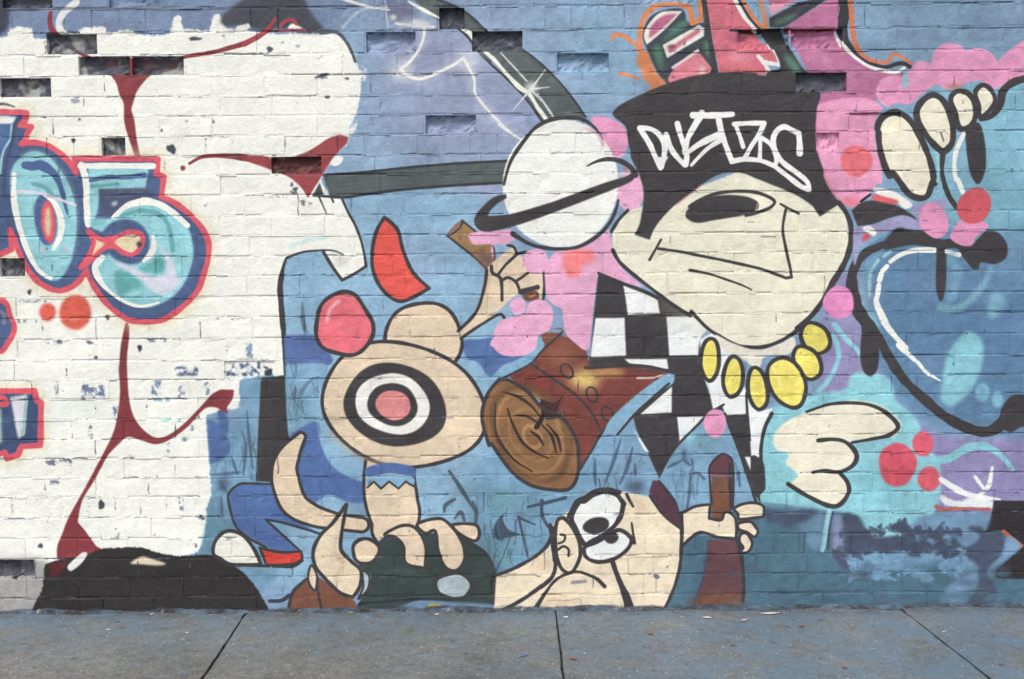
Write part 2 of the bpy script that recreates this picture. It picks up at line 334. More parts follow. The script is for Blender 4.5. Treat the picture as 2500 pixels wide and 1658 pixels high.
fill((140, 205, 216), O0, soft=2); line((96, 120, 135), 'A0: 170,1320 290,1265 430,1325 A1: 540,60 620,200 665,400 665,600 640,780', 5, soft=3, a=.7)
line(WHITE, 'A1: 120,90 118,300 160,520 230,730 320,900 430,975', [11, 15, 14, 13, 9], soft=2)
line((66, 98, 160), 'V: 370,985 480,1000 600,985 760,1080 850,1200 900,1330 935,1450 A1: 545,320 575,430', [20, 24, 18, 14, 10, 4], soft=3)
line((98, 170, 182), 'A1: 280,170 380,200 440,260', 10, soft=5)
ell((66, 96, 152), 'A1', 385, 480, 92, 218, -8, soft=2); ell(OUTR, 'A1', 412, 492, 62, 182, -4, soft=2); ell((218, 200, 158), 'A1', 408, 492, 26, 125, 0, soft=3)
line(WHITE, 'A1: 375,262 460,330 520,480 510,620 455,725', [8, 15, 16, 13, 10], soft=2)
line((214, 206, 226), 'A1: 150,235 350,252 500,302 640,352', 8, 6, soft=3); ell((208, 180, 210), 'A1', 352, 735, 28, 24, soft=3, a=.7); ell((208, 180, 210), 'A1', 568, 728, 28, 24, soft=3, a=.7)
fill((140, 205, 216), 'A1: 750,10! 1270,10! 1235,205! 835,215! 840,300 825,420 775,515! 740,250!', soft=2)
line(WHITE, 'A0: 680,1412 1000,1410 1300,1412', 14, soft=2); line(WHITE, 'A1: 690,10 730,150 735,350 752,515', 16, soft=2)
line((70, 104, 160), 'A1: 770,142 920,112 1050,116 1225,96', 9, 12, soft=3); line((92, 170, 178), 'A1: 780,192 1000,172', 8, soft=4)
fill((72, 84, 122), 'A1: 850,220! 1245,212! 1310,285 1200,300 1050,340 960,440 860,432!', soft=2); line((96, 92, 100), 'A1: 860,232 1250,225', 6, soft=4, a=.6)
ell((190, 205, 195), 'A1', 975, 338, 28, 16, -25, soft=3)
fill((140, 205, 216), 'A1: 770,460 860,470 960,455 1040,380 1150,330 1260,320 1400,370 1520,460 1600,550 1640,680 1640,820 1580,990 1480,1120 1350,1200 1220,1222 1080,1180 950,1090 850,980 790,870 830,800 890,780 1000,700 860,580 780,540', soft=2)
line((92, 168, 178), 'A1: 1050,440 1200,400 1350,430 1430,520 1460,650 1470,740', 11, soft=5); line((98, 176, 184), 'A1: 800,500 880,490', 16, soft=5, a=.6)
fill((206, 209, 226), 'A1: 1330,640 1400,740 1480,850 1500,960 1545,1000 1420,1112 1300,1080 1150,960 950,830 1100,872 1300,955 1400,930 1400,800', soft=3)
fill((90, 168, 170), 'A1: 980,930 1080,920 1210,1030 1100,1090 1000,1110', soft=4); fill((90, 168, 170), 'A1: 1180,890 1280,840 1370,780 1402,900 1310,932', soft=4)
fill(NAVY, 'A1: 860,585 950,500 1080,470 1200,520 1270,630 1260,750 1190,840 1090,852 980,810 900,740 830,790! 700,905! 650,890! 740,760 745,560! 800,570', soft=2)
FISH = 'A1: 935,650 1000,618 1090,580 1180,590 1215,640 1190,720 1130,772 1040,752 960,700 880,722 760,832 685,882! 765,760 795,660 750,572! 850,640'
fill((224, 206, 168), FISH, soft=2); line(OUTR, FISH, 12, closed=True, soft=3); ell(OUTR, 'A1', 930, 665, 50, 55, soft=4)
line(WHITE, 'A1: 965,455 1060,370 1160,332 1280,322 1430,385 1595,525', [10, 17, 17, 12], soft=2); line(WHITE, 'A1: 870,795 808,880 855,1000 950,1100 1080,1182 1210,1212 1350,1182', [14, 16, 10, 8, 8, 6], soft=2)
line((236, 230, 224), 'A1: 1300,615 1312,700 1272,780 1225,825', [5, 14, 14, 10], soft=3); ell((70, 60, 66), 'A1', 1185, 685, 22, 26, soft=2)
ell((222, 90, 76), 'A1', 405, 1262, 72, 76, soft=3); ell((222, 92, 74), 'A1', 640, 1264, 136, 148, 6, soft=3); ell((226, 140, 128), 'A1', 625, 1325, 34, 18, soft=3, a=.7)
LB = 'A1: -700,1140! 0,1160 60,1200 85,1290 120,1370 110,1450 60,1530 0,1600 -700,1700!'
line(SAND, LB, 30, soft=20, a=.35); fill(NAVY, LB); line(OUTR, LB, 13, soft=3); line((120, 130, 160), 'A1: -50,1250 30,1270 30,1350', 10, soft=5)
BX = 'A2: -700,540! 290,540! 312,622! 348,640! 342,1002! 180,1012! 150,1082! 60,1112! 40,1060! -20,1080! -700,1100!'
line(SAND, BX, 36, soft=26, a=.55, closed=True); fill((58, 82, 130), BX); line(OUTR, BX, 15, closed=True, soft=3)
fill((214, 214, 226), 'A2: 85,592! 232,568! 205,900 152,945!', soft=2); line((150, 190, 180), 'A2: 222,600 195,900', 8, soft=4); line(OUTR, 'A2: -60,590 30,600 50,650 -60,655', 13, soft=3)
fill((170, 200, 180), 'A2: -200,700! 5,690! 15,980! -200,1000!', soft=3)

# ---- black mound, foot of the wall on the left
fill((47, 44, 44), 'A3: 230,1060! 310,900 365,780 375,600! 500,552 720,520 850,462 1000,452 1200,450 1330,492 1500,520 1700,510 1830,520 1950,590 2040,640 2150,750 2230,870 2330,1060!', soft=1, rag=3)
fill((98, 38, 44), 'A3: 430,590 560,570 520,660 440,710', soft=3)
fill((226, 226, 222), 'A3: 575,605 700,492 742,502 690,585 600,650', soft=1); fill((222, 208, 180), 'A3: 1108,585 1200,530 1290,545 1410,585 1350,602 1200,592', soft=2)
fill((46, 44, 48), 'A3: -30,555! 150,560! 150,730! 90,700! 20,620! -30,600!', rag=3)

# ---- plain outlined colour fields, centre left
fill((78, 108, 176), 'B1: 330,1460! 600,1460 690,1568 B2: 740,280 690,320 335,310! 325,100!', soft=2)
fill((118, 168, 204), 'B2: 335,320! 690,325 600,640 590,800 450,880! 360,880!', soft=2)
for q in ('B2: 430,740 470,560 550,450 620,420', 'B2: 420,500 410,700', 'B1: 480,1180 495,1420', 'B1: 470,1300 520,1440'): line((82, 108, 128), q, [4, 12, 5], soft=3, a=.7)
haze_spray((92, 140, 150), 'B2', 450, 700, 120, 160, .5)
fill((74, 110, 178), 'A2: 1760,780! 1860,822 1960,1000 1905,1112 1790,1162!', soft=2); fill((74, 110, 178), 'A2: 1850,705! 1930,740 1940,900 1870,880', soft=3)
for q in ('A2: 2100,700 2120,950 2150,1200', 'A2: 2060,880 2090,1000 2070,1250', 'A2: 1970,1100 2020,1250', 'A2: 1790,1250 1900,1245 2040,1230', 'A2: 1870,1310 1930,1400', 'A3: 1880,20 1890,210'): line((72, 92, 118), q, [3, 9, 5], soft=4, a=.75)
haze_spray((70, 84, 110), 'A2', 1900, 1340, 60, 90, .8)
fill((92, 140, 165), 'A3: 1770,160! 1900,200 1990,300 1840,330 1790,480 1700,490!', soft=3)
fill(BLACK, 'B2: 130,430! 332,405! 345,700 360,900 375,960 310,1080 280,1320! 85,1305! 100,1000 115,700', soft=1)
fill(SHIRT, 'A2: 1960,1420 1990,1350 2120,1322 B2: 280,1335 300,1420 350,1560 B3: 450,230 640,330! 340,245 170,212! 300,330 420,440! 430,480! 250,475 0,345 A3: 2100,370 2000,260 1945,60', soft=1)
line(BLACK, 'B2: 280,1335 0,1325 A2: 2030,1335 1960,1390 A3: 1940,40 1995,250 2100,360 2265,450 B3: 150,465', 6); line(BLACK, 'B3: 640,335 340,245 170,212! 300,330 420,440 450,470', 6)
shape((234, 232, 222), 'A3: 1815,500 1830,400 1900,322 1990,312 2090,370 2170,480 2220,595! 1960,592 1870,540', 9)
shape((220, 66, 54), 'B3: 120,452! 300,490 470,482! 475,550 400,590 175,598!', 7)
line(BLACK, 'A3: 2000,600 2265,606 B3: 200,606 400,612 480,560', 7)
line((150, 160, 172), 'B3: 215,615 215,670', 3, soft=2)
# waves and pebbles in the figure's palette
fill(SHIRT, 'B2: 380,900! 600,800 640,980 720,1150 860,1260 1020,1310 1000,1480 860,1480 700,1420 560,1480 400,1240', soft=2)
fill((126, 178, 214), 'B2: 600,800 650,950 740,1090 880,1180 1040,1190 1030,1310 860,1260 720,1150 640,980', soft=2)
fill((76, 112, 180), 'B1: 1850,1510 2000,1490 2265,1440 C2: 200,70 430,100 300,250 100,320 B2: 2080,420 1980,300 1880,260', soft=2)
fill((120, 172, 208), 'C2: 370,80 450,110 460,180 300,320 60,430 B2: 2120,470 2080,430 2265,300 C2: 330,200', soft=2)
def ribbon(col, txt, w, ow=8):
    line(BLACK, txt, [k + ow * 2 for k in w], wob=False); line(col, txt, w, wob=False)
ribbon(TAN, 'B2: 470,930 370,1080 330,1240 B3: 400,60 560,170 760,225 985,255', [14, 46, 60, 58, 44, 30, 28])
ribbon(TAN, 'B2: 1230,1130 1220,1300 1240,1480 B3: 1270,190 1240,290', [112, 116, 122, 118, 90])
shape(TAN, ell_pts('B2', 1520, 90, 330, 300, 20, wob=.03), 9)
for cx_, cy_, rx_, ry_, c_, o_ in ((1340, 660, 705, 520, TAN, 9), (1270, 660, 440, 350, BLACK, 0), (1250, 650, 320, 255, (234, 234, 228), 0), (1250, 655, 215, 180, BLACK, 0), (1255, 660, 150, 125, (228, 138, 140), 0)):
    p_ = ell_pts('B2', cx_, cy_, rx_, ry_, 14, wob=.02); fill(c_, p_)
    if o_: line(BLACK, p_, o_, closed=True)
line((200, 164, 128), 'B2: 720,900 900,1060 1150,1150 1400,1160', 10, soft=10, a=.5)
shape((234, 108, 122), ell_pts('B1', 835, 1370, 240, 270, -14, wob=.05), 10)
fill(SHIRT, 'B2: 1030,1190 1230,1150 1430,1190 1425,1270 1230,1240 1040,1270', soft=1); fill((126, 178, 214), 'B2: 1035,1275 1230,1245 1425,1275 1430,1350! 1360,1310! 1300,1370! 1220,1310! 1150,1370! 1090,1310! 1035,1360!', soft=1); line(BLACK, 'B2: 1035,1360 1090,1310! 1150,1370! 1220,1310! 1300,1370! 1360,1310! 1430,1350', 5)
line((246, 170, 178), 'B1: 690,1330 720,1230 790,1170', 9, soft=5)
shape(REDP, 'B1: 1180,455! 1290,560 1340,740 1420,920 1560,1060! 1330,1170 1180,1090 1090,930 1075,760 1110,580', 9)
for q in ('B2: 1730,1220 1820,1350 1900,1480 1960,1568', 'B2: 1690,1568 1700,1510 1780,1460', 'B3: 1780,200 1830,150 1860,220', 'B3: 1930,60 1960,150 1955,240'): line((70, 88, 108), q, [6, 12, 6], soft=2, a=.9)
haze_spray((96, 150, 165), 'B2', 2150, 1500, 150, 120, .6); haze_spray((88, 136, 152), 'B3', 2100, 480, 120, 200, .55)
fill((62, 76, 98), 'B3: 2195,155! 2130,230 2105,320 2150,390 2240,380 C3: 90,380 250,335! 150,300 100,220'); line((62, 80, 104), 'C3: 160,360 100,520 40,640', 4); line((62, 80, 104), 'C3: 230,190 270,360 310,530', 7, 5)
line((62, 78, 102), 'C3: 230,195 300,225 370,255', 8, 4); line((62, 78, 102), 'C3: 310,105 480,65 630,25', 7, 9); line((62, 78, 102), 'C3: 430,50 430,170 480,270', 9, 7)
haze_spray((96, 152, 158), 'C3', 130, 500, 110, 160, .6); haze_spray((96, 150, 160), 'C2', 120, 1460, 140, 100, .6)
for q in ('C2: 880,1120 880,1240 885,1340', 'C2: 1100,950 1040,1130 970,1320', 'C2: 1200,1020 1150,1200 1090,1330', 'C2: 1220,1160 1225,1260'): line((66, 90, 120), q, [4, 9, 5], soft=3, a=.8)
haze_spray((66, 84, 112), 'C2', 1230, 1350, 110, 70, .9)

# ---- helmet group, foot of the wall
fill((126, 80, 62), 'B3: 375,975! 400,830 520,720 610,700 760,800 900,880 965,975!'); line(BLACK, 'B3: 365,975 400,830 520,715', 8); line(BLACK, 'B3: 610,700 615,830 645,975', 6); line((60, 60, 76), 'B3: 205,905 300,900 370,860', 10, soft=3)
shape(TAN, 'B3: 560,600 605,690 592,812 545,770 530,690', 6)
HEL = 'B3: 1130,400 1200,350 1500,335 1750,330 1900,400 2030,490 2110,620 2132,760 2112,935! 1950,945 1500,900 1250,970 940,965! 1065,700 960,600'
fill((54, 68, 67), HEL); line(BLACK, 'B3: 1800,340 1900,400 2030,490 2110,620 2132,760 2112,935', 8); line((70, 84, 88), 'B3: 1150,700 1300,640 1500,700', 12, soft=8, a=.5); line((40, 46, 52), 'B3: 960,930 1250,905 1500,890 1750,900', 5, soft=3)
fill((104, 140, 172), 'B3: 1250,975 1500,905 1800,915 2110,940 2110,990 1300,1000', soft=3); fill((170, 165, 90), 'B3: 1550,930 1650,930 1670,980 1580,990', rag=3)
shape((165, 186, 192), 'B3: 990,650 1050,690 1040,800 960,885 1000,780', 6); shape(TAN, ell_pts('B3', 1020, 480, 112, 106, 0, wob=.03), 9); shape((164, 184, 190), ell_pts('B3', 1770, 775, 155, 108, 4, wob=.04), 9)
shape((229, 210, 180), 'B3: 855,85! 740,240 640,340 575,470 590,600 680,720 800,830 910,872! 970,780 980,650 890,560 810,470 815,330 840,180', 9)
line((200, 166, 128), 'B3: 760,700 820,600 780,520', 9, soft=9, a=.5)
shape(TAN, 'B3: 1180,340 1330,262 1450,290 1530,440 1525,625! 1400,600 1350,560 1340,440 1270,360', 8); shape(TAN, 'B3: 1460,250 1640,202 1740,260 1840,400 1862,540 1800,640 1700,620 1640,480 1610,310 1530,330', 8)
shape(TAN, 'B3: 1760,258 1950,255 1988,330 1950,392 1830,340', 8)

# ---- lying figure, foot of the wall
BODY = (235, 218, 190)
fill(BODY, 'B3: 2115,940! 2130,700! C3: 30,690 200,622 380,520 490,410 530,240 640,150 780,10 C2: 900,1385 1100,1395 1300,1430 C3: 1340,20 1480,185 1615,290! 1620,430 1600,620 1560,760 1520,880 1460,985! 1220,1015 700,1010 380,1010 250,965 150,965 20,970')
haze_spray((214, 172, 136), 'C3', 430, 580, 90, 90, .5); haze_spray((226, 196, 156), 'C3', 560, 900, 240, 70, .5); haze_spray((224, 190, 150), 'C3', 1270, 100, 100, 80, .5)
line(BLACK, 'C3: -40,700 30,690 200,622 380,520 480,420 530,280', 9); line(BLACK, 'C3: -20,1005 100,980 250,900 400,800 520,690 545,560 530,420', 10); line(BLACK, 'C3: 1618,290 1620,430 1600,620 1550,800 1470,980', 8); line((96, 130, 158), 'C3: 100,985 250,960', 8, soft=4)
line(BLACK, 'C3: 370,980 430,880 520,750 600,690 720,655 820,680 900,720 962,780', [11, 8, 7, 7, 10])
EYE1 = 'C3: 790,420 720,300 680,190 750,60 C2: 790,1478 870,1420 960,1398 1060,1420 1125,1500 C3: 1122,80 1100,180 1040,270 940,350 850,400'
fill((236, 238, 234), EYE1); line(BLACK, EYE1, 12, closed=True); line(BLACK, 'C3: 655,190 720,70 C2: 790,1455 900,1392 1000,1380 1090,1400', [10, 14, 14, 10])
EYE2 = 'C3: 800,440 900,400 1000,340 1085,300 1160,340 1192,390 1150,470 1050,542 930,572 830,550 790,500'
fill((232, 236, 234), EYE2); line(BLACK, EYE2, 10, closed=True)
ell(BLACK, 'C3', 890, 262, 114, 70, -12); ell(BLACK, 'C3', 1020, 365, 60, 50, -10)
line(BLACK, 'C2: 1150,1420 1180,1480 C3: 1205,100', 9, 6); line(BLACK, 'C3: 1192,240 1205,330 1215,410', 5, 8)
shape(BODY, 'C3: 545,300 565,215 620,202 700,300 750,420 752,530 700,640 650,665 590,620 550,500', 9); line(BLACK, 'C3: 500,260 520,400 540,560', 11)
line(BLACK, 'C3: 590,340 625,350 615,395 570,415', 6); line(BLACK, 'C3: 565,470 610,440 655,465 655,520', 6)
line(BLACK, 'C3: 1030,570 1060,660 1100,760 1150,880 1180,1000', [11, 13, 18, 25])
for q in ('C3: 1160,540 1165,620 1175,680 1300,680', 'C3: 1400,690 1400,830', 'C3: 1180,530 1500,530', 'C3: 480,900 640,900 750,890 760,990'): line((172, 156, 132), q, 3, soft=2, a=.7)
line((130, 128, 140), 'C3: 690,745 800,735', 9, soft=4, a=.8); line((90, 100, 112), 'C3: 1395,690 1410,700', 12, soft=3, a=.8)
fill((88, 56, 72), 'C2: 1370,1300! 1430,1300! 1560,1480 C3: 1612,180 1612,290! 1480,190 1400,90 C2: 1345,1420'); line(BLACK, 'C2: 1430,1300 1560,1480 C3: 1612,180', 6); line(BLACK, 'C2: 1345,1430 C3: 1400,90 1480,190 1612,292', 6)

# ---- checkered shirt
fill(BLACK, 'C1: 908,930! 1420,1130! 1690,1292! C2: 1780,100 1760,290 1800,400 1850,560! 2170,560! 2195,900 2235,1120! 2300,1550! 1990,730! 1600,1000 1430,1290! 1340,1090 1230,860! 1200,745! 1530,470! 1530,370! 1330,335 1150,325 800,340! 840,230 C1: 870,1300')
for q in ('C1: 1118,1035! 1410,1145! 1432,1275! 1160,1287! 1130,1080', 'C1: 885,1312! 1132,1310! C2: 1145,238! 838,252!', 'C1: 1488,1302! 1700,1300! 1840,1405! C2: 1775,100 1758,235! 1512,238! 1500,60', 'C2: 1130,268! 1492,266! 1505,352! 1330,330 1170,302!',
          'C2: 1535,500! 1532,722! 1265,738!', 'C2: 1578,762! 1805,756! 1602,975!', 'C2: 1800,400 1880,490 1960,520 2165,520! 2165,735! 1990,745! 1962,660! 1882,692! 1850,540',
          'C2: 1770,100! 1960,60 2165,540! 1960,540 1810,420', 'C2: 2172,560! 2265,720! D2: 130,680! 50,860 20,1000 10,1110! C2: 2210,1092!', 'C2: 1198,850! 1345,1065! 1300,1040', 'W: 1222,200! 1298,200! 1332,455!'):
    fill((234, 237, 236), q)
line(BLACK, 'C2: 1500,480 1350,620 1240,730', 6); line(BLACK, 'C2: 2168,560 2180,760 2200,960', 6); line(BLACK, 'C2: 800,345 1000,325 1170,318', 8)
fill((118, 166, 202), 'C2: 1425,1290! 1600,1000 1800,790 1910,705 1990,730 2080,950 2150,1150 2240,1480 2245,1568 C3: 2200,100 1640,150 1610,170 C2: 1560,1450', soft=1)
haze_spray((96, 140, 158), 'C2', 1820, 980, 150, 110, .7); haze_spray((140, 196, 214), 'C2', 1680, 930, 70, 60, .8)
for q in ('C2: 1690,1240 1685,1400 1660,1550', 'C2: 1690,1250 1760,1240 1810,1290', 'C2: 1640,1050 1640,1120 1690,1170', 'C2: 1500,1190 1620,1130', 'C2: 2100,1220 2110,1350'): line((72, 92, 120), q, [5, 9, 5], soft=3, a=.8)
line(BLACK, 'C2: 1975,655 1850,740 1700,880 1605,975', 6); line(BLACK, 'C2: 1985,735 2090,1000 2160,1200 2250,1480', 8)
fill(BLACK, 'W: 1290,470! 1320,190 1400,200 1480,290 1500,450 1505,640! 1400,760! 1360,720'); line(BLACK, 'D2: 120,730 60,850 32,1000 25,1150', 9)
ell(PINK, 'C2', 1902, 815, 97, 122, soft=1)
ell((80, 112, 142), 'W', 400, 160, 60, 120, -20, soft=8, a=.6)

# ---- club held at right
fill((106, 64, 74), 'W: 745,330 850,200 950,165 1045,240 1065,420 1055,900 900,1055 775,1055! 770,500'); fill((120, 76, 56), 'W: 790,500 980,500 1000,900 900,1045 785,1045', soft=2); line((70, 48, 58), 'W: 1015,300 1025,600 1035,900', 8, soft=3); line(BLACK, 'W: 770,860 745,500 745,330 850,200 950,165 1045,240 1065,420 1060,890', 6, soft=2)
line((128, 120, 134), 'W: 770,460 1040,462', 6, soft=4, a=.6)
fill((104, 68, 74), 'C3: 1838,380! 2092,392! 2130,560 2142,800 2125,985! 1705,975! 1780,750 1828,560'); fill((118, 78, 60), 'C3: 1740,860 2120,860 2125,980 1705,970', soft=10); line(BLACK, 'C3: 2095,392 2132,560 2145,800 2130,985', 9); line((60, 84, 120), 'C3: 1838,390 1828,560 1780,750 1705,970', 4)
ARM = 'W: 372,970! 550,880 750,862! 735,1040! 900,1062 945,970 1000,958 1090,1040 1102,1200 1082,1315! 850,1290 600,1242! 375,1400!'
fill(BODY, ARM); line(BLACK, 'W: 372,965 550,875 750,850! 735,1042! 900,1062 945,970 1000,955 1092,1040 1112,1200 1100,1320', 7); line(BLACK, 'W: 370,1410 600,1235 850,1295 1085,1320', 8); line(BLACK, 'W: 355,960 365,1180 345,1560', 9)
for q in ('W: 1080,905 1200,842 1350,828 1480,880 1482,1020! 1150,1052 1130,980', 'W: 1140,1110 1300,1088 1370,1160 1405,1222 1350,1290 1250,1230 1140,1190', 'W: 1165,1262 1240,1242 1300,1320 1322,1400 1260,1502 1150,1500 1200,1440 1150,1360'):
    shape(BODY, q, 7)

# ---- log with cut end, and the hand that grips its handle
fill((124, 62, 55), 'C2: 470,90 540,60 640,80 720,140 800,190 830,330! 1170,328 1520,372! 1400,450 1200,640 950,880 850,1050 755,1200! 730,1000 650,860 540,760 440,640 300,540 150,420! 330,310 430,200')
haze_spray((146, 92, 66), 'C2', 620, 230, 200, 160, .8); haze_spray((226, 198, 112), 'C2', 790, 440, 170, 110, .95); haze_spray((206, 160, 96), 'C2', 1000, 380, 180, 60, .7); haze_spray((120, 62, 62), 'C2', 1050, 640, 130, 160, .5, 40); haze_spray((150, 60, 58), 'C2', 420, 480, 130, 90, .5)
fill((126, 78, 60), 'C1: 540,1400! 600,1400 610,1440 B2: 2265,20 C2: 600,20 470,140 430,60')
fill((143, 100, 66), 'B2: 2160,440 C2: 60,445 140,445 300,540 430,680 600,770 720,950 742,1150 722,1290 660,1372 540,1382 340,1342 170,1222 0,990 B2: 2070,1000 2010,760 2060,560')
for k, (cx_, cy_, rx_, ry_, c_) in enumerate(((330, 900, 330, 470, (126, 90, 56)), (330, 890, 290, 400, (166, 124, 80)), (330, 900, 240, 330, (142, 104, 66)), (330, 910, 190, 260, (158, 118, 76)), (340, 920, 130, 180, (138, 102, 68)), (345, 930, 80, 110, (176, 134, 88)))):
    line(c_, ell_pts('C2', cx_, cy_, rx_ * .86, ry_ * .9, -28, wob=.03), 9, closed=True, soft=5, a=.85)
for q in ('C2: 90,545 230,590 330,660 410,750', 'C2: 35,640 30,860 90,1000 200,1130 350,1225', 'C2: 135,690 180,820 260,970 370,1060 480,1110', 'C2: 330,880 400,930 440,1000', 'C2: 430,830 510,920 550,1060', 'C2: 470,820 560,930 590,1050', 'C2: 220,745 300,755 380,800'): line((58, 44, 40), q, [4, 8, 4], soft=2)
line((46, 38, 38), 'C2: 430,640 440,740 380,850', 11, soft=2); line((96, 68, 46), ell_pts('C2', 340, 905, 300, 430, -28, wob=.03), 14, closed=True, soft=10, a=.5); fill((70, 44, 44), 'C2: 420,600! 530,640 612,570! 560,720 605,762! 480,780 440,730'); line(BLACK, 'C2: 470,775 600,755', 5)
LG = 'B2: 2160,440 C2: 60,445 140,445 300,540 430,680 600,770 720,950 742,1150 722,1290 660,1372 540,1382 340,1342 170,1222 0,990 B2: 2070,1000 2010,760 2060,560'
line(BLACK, LG, 9, closed=True); line(BLACK, 'C2: 100,430 330,310 430,200 600,40', 6); line(BLACK, 'C2: 340,310 500,420 700,560 850,720 925,870', 6); line(BLACK, 'C2: 750,1210 850,1050 950,880 1100,730 1230,600', 6); line(BLACK, 'C2: 800,340 1170,325 1350,335 1520,378', 8)
for cx_, cy_, r_ in ((640, 370, -35), (855, 570, -20), (985, 735, -25)): line(BLACK, ell_pts('C2', cx_, cy_, 45, 66, r_), 5, closed=True)
line((200, 186, 176), 'C2: 1240,430 1380,425 1480,390', 5, 3, soft=3); line((86, 64, 66), 'C2: 1200,360 1350,370 1480,385', 10, soft=5, a=.7)
fill((124, 174, 208), 'C2: 1555,395! 1545,470 1400,575 1230,725 1190,765 1080,905 955,895! 1010,780 1200,600 1400,450'); line(BLACK, 'C2: 1510,475 1350,615 1225,730 1070,910', 6)
shape((152, 118, 78), 'B1: 1712,612! 1840,482! 1960,580 2100,700 2112,850 2080,925! 1950,800 1800,680', 5); fill((122, 88, 84), 'B1: 2000,740 2100,800 2090,900 1960,790', soft=8); line((70, 54, 50), 'B1: 1730,600 1780,555 1850,500', 4); fill((138, 104, 92), 'B1: 1712,612! 1740,560 1800,500 1842,484! 1830,530 1770,590', soft=1); line(BLACK, 'B1: 1712,612 1770,590 1830,530 1842,484', 4)
fill(TAN, 'B1: 2110,830 2265,700 C1: 60,690 150,680 220,760 290,820 330,920 440,930! 442,1150! 390,1140 240,1100 60,1250 -10,1270 B1: 2160,1282 2000,1370 1830,1485! 1810,1420! 1960,1260 2030,1050 2050,905')
line((206, 168, 132), 'B1: 2070,960 2050,1100', 9, soft=8, a=.6)
line(BLACK, 'B1: 2050,905 2030,1050 1960,1260 1808,1422', 8); line(BLACK, 'B1: 1830,1485 2000,1370 2160,1280 2200,1312', 7); line(BLACK, 'B1: 2090,870 2100,930 2170,980 2180,1160', 8); line(BLACK, 'B1: 2140,950 2210,860 C1: 130,850 220,770 290,750', 7)
for q in ('C1: 80,1000 140,968 210,1010 242,1090', 'C1: 215,995 310,930', 'C1: 445,920 450,1050 440,1150', 'C1: 130,690 190,710 215,765'): line(BLACK, q, 7)
line(BLACK, 'C1: 250,1090 390,1050', 13); fill((104, 68, 62), 'C1: 250,1110! 380,1080 400,1150 300,1170'); line((180, 110, 60), 'C1: 330,1130 370,1110', 6, soft=4)

# ---- pink cloud drips
fill(LPINK, 'B1: 1895,605 1960,580 2265,555! C1: 165,560! 200,640 130,690 110,800 60,832 15,800 0,700 B1: 2215,690 2195,800 2150,835 2110,800 2090,690 1940,685')
for a_ in (('C1', 375, 830, 110, 108), ('C1', 225, 1210, 68, 74), ('C1', 405, 1300, 120, 148), ('C2', 195, 130, 185, 120)): ell(LPINK, *a_, wob=.02)
fill(LPINK, 'C1: 15,1470 60,1350 170,1305 320,1290 500,1400 400,1460 360,1568 C2: 0,160')
fill(LPINK, 'C1: 500,800 560,740 800,700 1000,555! 1035,720 1110,880 1300,1052! 1130,1010 910,930! 890,1050 855,1350 835,1568! C2: 790,192 700,120 640,60 C1: 610,1350 600,1240 530,1200 470,1130 450,900 460,850')
line((206, 138, 176), 'C1: 460,930 620,930 800,915', 3, soft=3, a=.5)
ell((242, 128, 132), 'C1', 690, 865, 84, 102, soft=5); ell((242, 126, 130), 'C1', 745, 790, 140, 70, soft=6)
fill(PINK, 'C0: 850,1005 950,995 1080,1040 1150,1130 1158,1240 1110,1330 1020,1360 960,1250 900,1130'); fill(LPINK, 'C1: 1230,30! 1280,150 1298,270 1250,370 1170,405 1110,370 1060,280 1070,150')

# ---- ringed planet
PL = ell_pts('S', 1369, 449, 141, 156, 8, wob=.006)
fill((238, 239, 234), PL)
line(BLACK, 'C0: 105,1568 160,1380 260,1220 370,1090 500,1020 640,1000 780,1020 880,1090 945,1185', [6, 9, 9, 10, 9, 4]); line(BLACK, 'C1: 180,595 300,670 420,710 560,725 720,712 850,650 960,560 1040,440 1080,310', [12, 9, 8, 8, 9, 9, 5])
line((214, 170, 190), 'C0: 800,1090 900,1140 950,1230', 9, soft=4, a=.7)
line(BLACK, 'C0: 815,1412 900,1372 1000,1354 1100,1372 1185,1425 1225,1490', [3, 9, 11, 12, 14])
fill(BLACK, 'C1: 1240,40! 1232,95 1180,155 1000,232 700,350 400,462 150,542 0,575 B1: 2100,578 2000,570 1945,510 1955,440 2020,360 2110,285 2215,255! 2220,292! 2140,340 2080,400 2060,442! 2200,435 C1: 200,420 500,330 800,220 1000,150 1160,100 1200,60')
fill((200, 190, 205), 'C1: 1080,80 1150,60 1160,85 1090,110', soft=2); ell((214, 110, 80), 'C1', 1138, 52, 18, 16, soft=2)

# ---- lettering above the cap
fill((58, 66, 76), 'U: 265,240 330,140 460,85 610,85 650,200 760,205 835,185! 880,500 930,670! 470,750! 390,660 280,420 250,320', soft=1)
for q in ('U: 560,210 640,180 640,240 500,330 430,360', 'U: 340,430 410,410 440,600 400,610', 'U: 790,380 840,360 850,500 810,480'): fill((78, 126, 102), q, soft=5)
line(ORANGE, 'U: 230,450 225,320 260,170 350,62 520,32 660,70 690,205! 770,170! 765,-40', 13, soft=2); fill(ORANGE, 'U: 215,455! 290,445! 380,660 450,720 440,765 270,830! 320,770 250,690 240,620 198,560', soft=2)
line(ORANGE, 'C0: 1025,335 1050,295 1130,310 1230,390 1240,430', [9, 11, 9, 5], soft=2); line(ORANGE, 'C0: 1095,628 1160,640 1255,672', 10, 5, soft=2)
fill((232, 230, 220), 'U: 285,400! 262,300 330,180 430,105 605,98! 450,260'); fill((186, 98, 132), 'U: 305,350! 325,235 430,140 565,120! 440,240', soft=2)
fill((232, 230, 220), 'U: 428,402! 750,220! 798,248! 795,322! 470,515!'); fill((206, 110, 136), 'U: 480,430! 742,255! 768,282! 485,482!', soft=2); ell((110, 52, 74), 'U', 505, 415, 40, 16, -10, soft=3)
